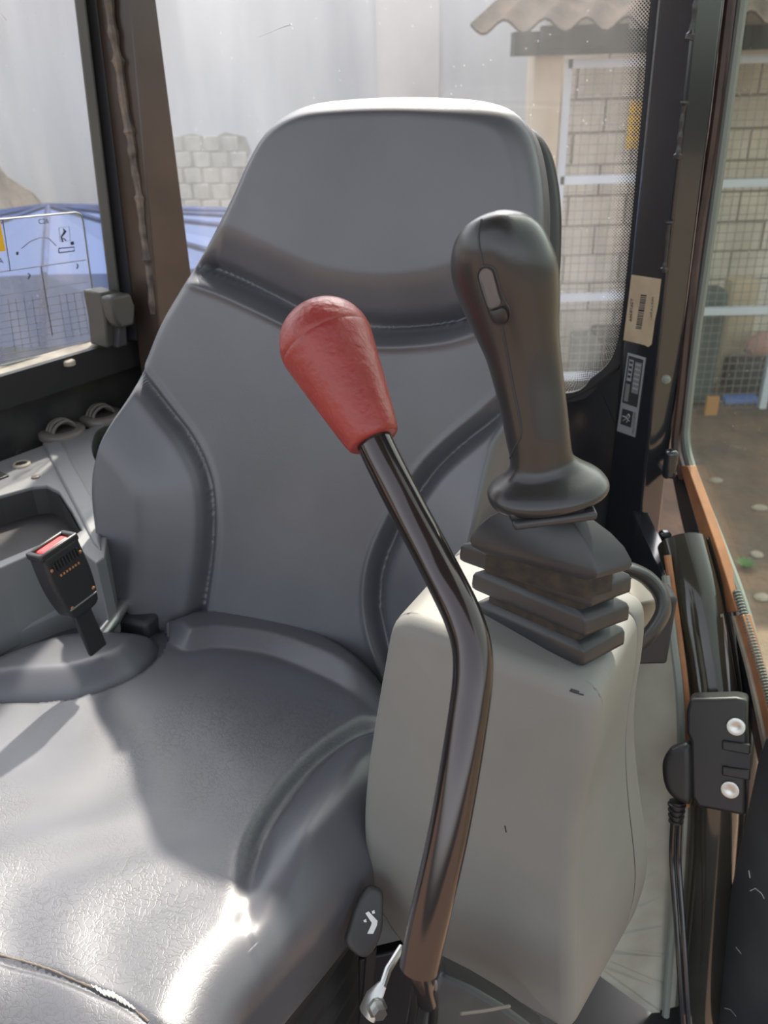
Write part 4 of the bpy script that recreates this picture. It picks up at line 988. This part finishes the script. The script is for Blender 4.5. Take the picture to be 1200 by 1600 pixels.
# bellows of the joystick
jb = thing('joystick', 'black joystick with curved grip on a square rubber bellows', 'joystick', PZ(850, 1000, PZt))
def sq_layer(z, L, N, R):
    l, n, r = PZ(*L, z), PZ(*N, z), PZ(*R, z); return [l, n, r, l + r - n]
BZ = PZt + .006
def loft(layers, name, m, par, sub_=6, rr=.2, sharp=50):
    """layers: list of 4-corner polygons; rounded corners"""
    vs = []; n = 4 * (sub_ + 1)
    for q in layers:
        for i in range(4):
            a, b, c = q[i - 1], q[i], q[(i + 1) % 4]
            p0 = b + (a - b) * rr * .5; p1 = b + (c - b) * rr * .5
            for k in range(sub_ + 1):
                t = k / sub_; vs.append(p0 * (1 - t) ** 2 + b * 2 * t * (1 - t) + p1 * t * t)
    f = [(j * n + i, j * n + (i + 1) % n, (j + 1) * n + (i + 1) % n, (j + 1) * n + i) for j in range(len(layers) - 1) for i in range(n)]
    f += [tuple(range(n))[::-1], tuple((len(layers) - 1) * n + i for i in range(n))]
    return link(name, vs, f, m, par, True, sharp)
def scl(q, s, dz): 
    c = sum(q, V((0, 0, 0))) / 4; return [c + (p - c) * s + Z * dz for p in q]
base3 = sq_layer(.787, (716, 868), (924, 942), (988, 918))
C3c = sum(base3, V((0, 0, 0))) / 4
base0 = sq_layer(BZ + .003, (738, 958), (911, 1036), (978, 1000))
layers_spec = [(base0, .0), ]
tiers = [base0, sq_layer(.762, (735, 912), (914, 988), (985, 962)), base3]
for k, b_ in enumerate(tiers):
    sk = .0
    q = [scl(b_, .80, -.001), scl(b_, .97, -.004), scl(b_, .995, -.003), scl(b_, 1.0, 0), scl(b_, .99, .007), scl(b_, .96, .010), scl(b_, .82, .0125), scl(b_, .78, .0135)]
    loft(q, 'bellows_fold', 'boot', jb, rr=.10)
    qs = [scl(b_, .84, -.004), scl(b_, .80, .026)]; loft(qs, 'bellows_neck', 'dust_shade', jb)
capb = sq_layer(.814, (733, 846), (933, 897), (989, 882))
loft([scl(capb, .82, -.022), scl(capb, .80, .0)], 'bellows_neck', 'dust_shade', jb)
apx = P(858, 790, .545)
capc = sum(capb, V((0, 0, 0))) / 4
def toapex(q, t, s): 
    c = sum(q, V((0, 0, 0))) / 4; cc_ = c * (1 - t) + apx * t; return [cc_ + (p - c) * s for p in q]
q = [scl(capb, .8, -.008), scl(capb, .97, -.004), capb, toapex(capb, .10, .99), toapex(capb, .35, .90), toapex(capb, .6, .74), toapex(capb, .8, .55), toapex(capb, .93, .40), toapex(capb, 1.0, .22)]
loft(q, 'bellows_cap', 'boot', jb, rr=.07, sharp=25)
mb = MB(); mb.tube([P(860, 802, .55), P(856, 760, .53)], .012, 20); mb.build('stem', 'steel', jb)
# collar plates under the grip
def ringbox(x0, y0, x1, y1, d, th, nm, m_):
    a, b = P(x0, y0, d), P(x1, y1, d); c = (a + b) / 2; h = (b - a) / 2; fz = V((0, 1, 0)) * h.length * .8
    mb = MB(); mb.box(c, h, fz, Z * th); return mb.build(nm, m_, jb, bevel=.002)
ringbox(795, 800, 922, 783, .525, .0028, 'collar', 'boot')
ringbox(790, 788, 905, 776, .525, .003, 'collar', 'black')

# grip: rings following the profile
gp_ = [(337, 778, 802), (341, 757, 816), (348, 741, 828), (358, 726, 839), (370, 715, 848), (385, 708, 856), (402, 705, 863), (420, 705, 868), (440, 709, 871), (460, 716, 872), (480, 724, 872), (505, 735, 871), (530, 747, 872), (560, 760, 875), (600, 772, 880), (650, 784, 886), (690, 792, 890), (710, 797, 893), (722, 797, 898), (732, 790, 908), (740, 780, 922), (747, 771, 936), (754, 765, 945), (762, 762, 950), (770, 764, 948), (777, 770, 938), (781, 780, 925)]
g = smooth_pts(gp_, 150); ns = 96
gd = lambda y: .478 + .05 * np.clip((y - 340) / 440, 0, 1)
vs = []; f = []; cr = RM @ V((1, 0, 0)); cf = RM @ V((0, 0, -1)); hy = V((0, 1, 0))
for (y, l, r_) in g:
    k = sstep(np.array([y]), 690, 735)[0]; d = gd(y); tilt = k * -12
    x = (l + r_) / 2; a = (r_ - l) / 2 * d / F
    depth_r = a * (1.18 * (1 - sstep(np.array([y]), 460, 620)[0]) + 1.0 * sstep(np.array([y]), 460, 620)[0]) * (1 - .25 * k)
    ydir = (cf * (1 - k) + hy * k).normalized()
    cl = P((l + r_) / 2, y, d + .0)
    L_ = P(l, y - tilt, d); R_ = P(r_, y + tilt, d); ax = (R_ - L_) / 2; c = (L_ + R_) / 2
    if k > 0: c = c + V((0, 0, 1)) * (.0) 
    for i in range(ns):
        t = 2 * math.pi * i / ns; ct, st = math.cos(t), math.sin(t); e = .9
        ct = math.copysign(abs(ct) ** e, ct); st = math.copysign(abs(st) ** e, st)
        bulge = 1.0
        # ridge down the front, right of centre
        if st < 0 and k < 1: bulge += .10 * (1 - k) * math.exp(-((t - 1.72 * math.pi) / .35) ** 2)*0 + .06 * (1 - k) * math.exp(-((t - 1.45 * math.pi) / .3) ** 2)
        vs.append(c + ax * ct + ydir * depth_r * st * bulge)
nr2 = len(g)
for j in range(nr2 - 1):
    for i in range(ns): f.append((j * ns + i, j * ns + (i + 1) % ns, (j + 1) * ns + (i + 1) % ns, (j + 1) * ns + i))
tc_ = P(790, 335.5, gd(340)); vs.append(tc_); k_ = len(vs) - 1
for i in range(ns): f.append((i, (i + 1) % ns, k_))
f.append(tuple((nr2 - 1) * ns + i for i in range(ns)))
grip = link('grip', vs, f, 'grip', jb)
seam(grip, [(752, 343), (748, 362), (749, 385), (755, 416)], .0007, 'ink', 'seam')
seam(grip, [(784, 506), (792, 550), (803, 610), (813, 660), (813, 682), (804, 700), (797, 716)], .0007, 'ink', 'seam')
# thumb switch
tr = bvh(grip)
def patch(outl, name, m_, off, par, n=60, dome=.0, skirt=.003):
    o = smooth_pts(outl, n, True); c = o.mean(0); vs = []; f = []; R = 8
    for j in range(R + 1):
        t = 1 - j / (R + .5)
        for x, y in (o - c) * t + c:
            h_, nn_ = on_surf(tr, x, y, off + dome * (1 - t * t)); vs.append(h_)
    for x, y in o:
        h_, nn_ = on_surf(tr, x, y, -skirt); vs.append(h_)
    for j in range(R):
        for i in range(n): f.append((j * n + i, j * n + (i + 1) % n, (j + 1) * n + (i + 1) % n, (j + 1) * n + i))
    f.append(tuple(R * n + i for i in range(n)))
    b0 = (R + 1) * n
    for i in range(n): f.append((i, (i + 1) % n, b0 + (i + 1) % n, b0 + i))
    return link(name, vs, f, m_, par, True, 50)
sw_o = [(750, 419), (760, 415), (772, 420), (777, 435), (783, 455), (790, 472), (797, 485), (795, 500), (784, 507), (772, 503), (764, 490), (757, 470), (749, 445), (746, 430)]
seam(grip, sw_o + [sw_o[0]], .0008, 'ink', 'switch_surround', 90)
sb = [(753, 423), (760, 419), (769, 423), (774, 438), (779, 458), (783, 472), (775, 479), (765, 479), (759, 465), (753, 445), (750, 432)]
patch(sb, 'thumb_switch', mat('switch_grey', (.10, .10, .105), .16), .0012, jb, dome=.0006)
patch([(767, 486), (778, 482), (787, 479), (793, 486), (794, 497), (785, 504), (774, 501)], 'thumb_button', 'black', .0022, jb, dome=.0012)

# ================================================================== RED KNOB LEVER
lv = thing('control_lever', 'steel control lever with a red teardrop knob and a bend', 'lever', P(650, 1650, .5))
lp = [(584, 688, .535), (605, 732, .53), (640, 800, .523), (676, 868, .512), (705, 924, .50), (724, 965, .493), (736, 1005, .488), (739, 1045, .485), (735, 1095, .483), (719, 1200, .480), (701, 1300, .480), (680, 1395, .482), (663, 1470, .485), (655, 1510, .488)]
lq = [P(*p) for p in smooth_pts(lp, 90)]
mb = MB(); mb.tube(lq, .0118, 40); mb.build('rod', 'rod', lv)
# flattened lower end and clevis
a_ = P(655, 1508, .488); b_ = P(668, 1560, .50); c_ = P(650, 1650, .56)
mb = MB(); mb.tube([lq[-2], a_, P(662, 1535, .493), b_], [.0118, .0115, .0095, .0085], 24, flat=.75); mb.build('flattened_end', 'rod', lv)
for s in (-1, 1):
    mb = MB(); q = [P(664 + s * 12, 1540, .492), P(662 + s * 16, 1580, .505), P(655 + s * 18, 1625, .53), P(650 + s * 18, 1700, .58)]
    mb.tube(q, .005, 12, flat=.6); mb.build('clevis_arm', 'rod', lv)
ft = P(650, 1700, .58); mb = MB(); mb.tube([ft, V((ft.x, ft.y + .03, 0.0))], .014, 16); mb.build('shaft', 'dark', lv)
kb = P(584, 688, .535); kt = P(512, 541, .553); kax = (kt - kb); kl = kax.length; kax.normalize()
r0, r1 = 42.5 * .535 / F, 74 * .553 / F
prof = [(-.0005, r0 * .6), (-.001, r0 - .002), (.0004, r0 - .0003), (.0025, r0 + .0003)]
for t in np.linspace(.06, 1, 24): prof.append((kl * t, r0 + (r1 - r0) * (t ** .93)))
prof.append((kl + .0006, r1 - .0006)); prof.append((kl + .0012, r1))
for a in np.linspace(.08, 1, 18): prof.append((kl + .001 + .0305 * math.sin(a * math.pi / 2), max(r1 * math.cos(a * math.pi / 2) ** .85, .0004) if a < 1 else .0003))
vs, ff = lathe(prof, kb, kax, 72); knob = link('knob', vs, ff, 'red', lv, True, None); knob['label'] = 'red teardrop plastic knob'

# ================================================================== SMALL THINGS LOW DOWN
pd_ = thing('slide_lever', 'black adjuster paddle with white seat symbol under the cushion edge', 'lever', P(570, 1440, .74))
pdo = [(578, 1385), (598, 1392), (600, 1420), (598, 1455), (586, 1485), (570, 1497), (552, 1488), (541, 1472), (546, 1450), (560, 1410)]
pO = P(572, 1440, .72); pN = -(RM @ V((-.25, -.35, -1))).normalized(); pU = (RM @ V((1, 0, 0))); pU = (pU - pN * pU.dot(pN)).normalized(); pV = pN.cross(pU)
puv2 = to_uv(pdo, pO, pU, pV, pN)
pillow('paddle', mat('paddle_plastic', (.05, .048, .05), .5, var=.3, vscale=40), puv2, pO, pU, pV, pN, .012, .004, None, pd_, n=80, rings=12)
pp_ = lambda x, y, off=.0006: PP(x, y, pO + pN * off, pN)
def flat(pts, name): q = [pp_(x, y) for x, y in pts]; mb = MB(); mb.prism([p - pN * .0008 for p in q], q); return mb.build(name, 'white', pd_, smooth=False)
flat([(571, 1427), (576, 1424), (590, 1439), (589, 1446), (583, 1459), (574, 1459), (580, 1446), (581, 1442)], 'seat_symbol')
flat([(581, 1424), (585, 1422), (586, 1427), (582, 1428)], 'symbol_mark'); flat([(568, 1438), (572, 1436), (573, 1441), (569, 1441)], 'symbol_mark')
mb = MB(); mb.tube([P(580, 1480, .735), P(575, 1540, .75), P(560, 1650, .80)], .005, 8); mb.build('arm', 'dark', pd_)
rd = thing('adjuster_rod', 'thin zinc rod with hex bolt beside the lever foot', 'rod', P(585, 1570, .66))
mb = MB(); mb.tube([P(628, 1480, .68), P(606, 1515, .665), P(596, 1545, .66)], .0032, 10); mb.build('rod', 'steel', rd)
mb = MB(); mb.tube([P(598, 1538, .66), P(584, 1560, .658), P(574, 1585, .66)], [.004, .008, .009], 14, flat=.45); mb.build('eye', 'steel', rd)
vs, ff = lathe([(0, .0085), (.003, .0085), (.0032, .006), (.010, .0055)], P(588, 1572, .655), (RM @ V((.4, -.2, 1))), 6); link('hex_bolt', vs, ff, 'steel', rd, False)
bp = thing('lever_bracket', 'black painted bracket plate at the foot of the red knobbed lever', 'bracket', P(730, 1590, .62))
q = [P(690, 1520, .62), P(740, 1545, .62), P(790, 1575, .62), P(860, 1625, .62), P(840, 1700, .62), P(640, 1700, .62), P(670, 1560, .62)]
mb = MB(); n_ = RM @ V((0, 0, -1)); mb.prism(q, [p + n_ * .03 for p in q]); mb.build('plate', 'paint2', bp, bevel=.004)
mb = MB(); mb.tube([P(720, 1584, .56), P(760, 1579, .57), P(796, 1572, .59)], .0012, 8); mb.build('pin', 'vent', bp)
mb = MB(); q = [P(560, 1500, .80), P(640, 1480, .80), P(690, 1520, .80), P(760, 1640, .85), P(560, 1680, .9)]; mb.prism(q, [p + n_ * .02 for p in q]); tag(mb.build('floor_bracket', 'dark', bevel=.003), 'dark steel mounting plate in shadow between seat and lever foot', 'bracket')

# hoop bracket behind the bellows
hb = thing('moulded_hoop', 'curved dark grey plastic hoop behind the bellows at the sill', 'hoop', P(1010, 950, .74))
hp = [P(x, y, d) for x, y, d in smooth_pts([(950, 884, .74), (985, 890, .74), (1012, 904, .74), (1032, 928, .735), (1036, 955, .73), (1022, 982, .73), (1000, 1006, .735)], 50)]
mb = MB(); mb.tube(hp, .017, 20, flat=.40, up=RM @ V((0, 1, 0))); mb.build('band', 'boot', hb)
mb = MB(); mb.box(P(992, 950, .78), (.010, .004, 0), (-.005, .02, 0), Z * .02); mb.build('insert', 'beige', hb, bevel=.003)
mb = MB(); mb.box(P(1010, 975, .83), (.022, 0, 0), (0, .015, 0), Z * .04); mb.build('backing', 'ink', hb, bevel=.004)

# smears on the glass
def smear(pts, pl_, r, par):
    q = [pl_(x, y) for x, y in smooth_pts(pts, 20)]; mb = MB(); mb.tube(q, [r * (.2 + .8 * (k / 19) ** 3) for k in range(20)], 6, flat=.3); return mb.build('dried_smear', 'white', par)
smear([(405, 58), (425, 50), (442, 43), (456, 38)], lambda x, y: rp(x, y) + RN * .002, .003, win2)
smear([(-4, 14), (4, 24), (10, 32)], lambda x, y: wp(x, y, .002), .002, win1)
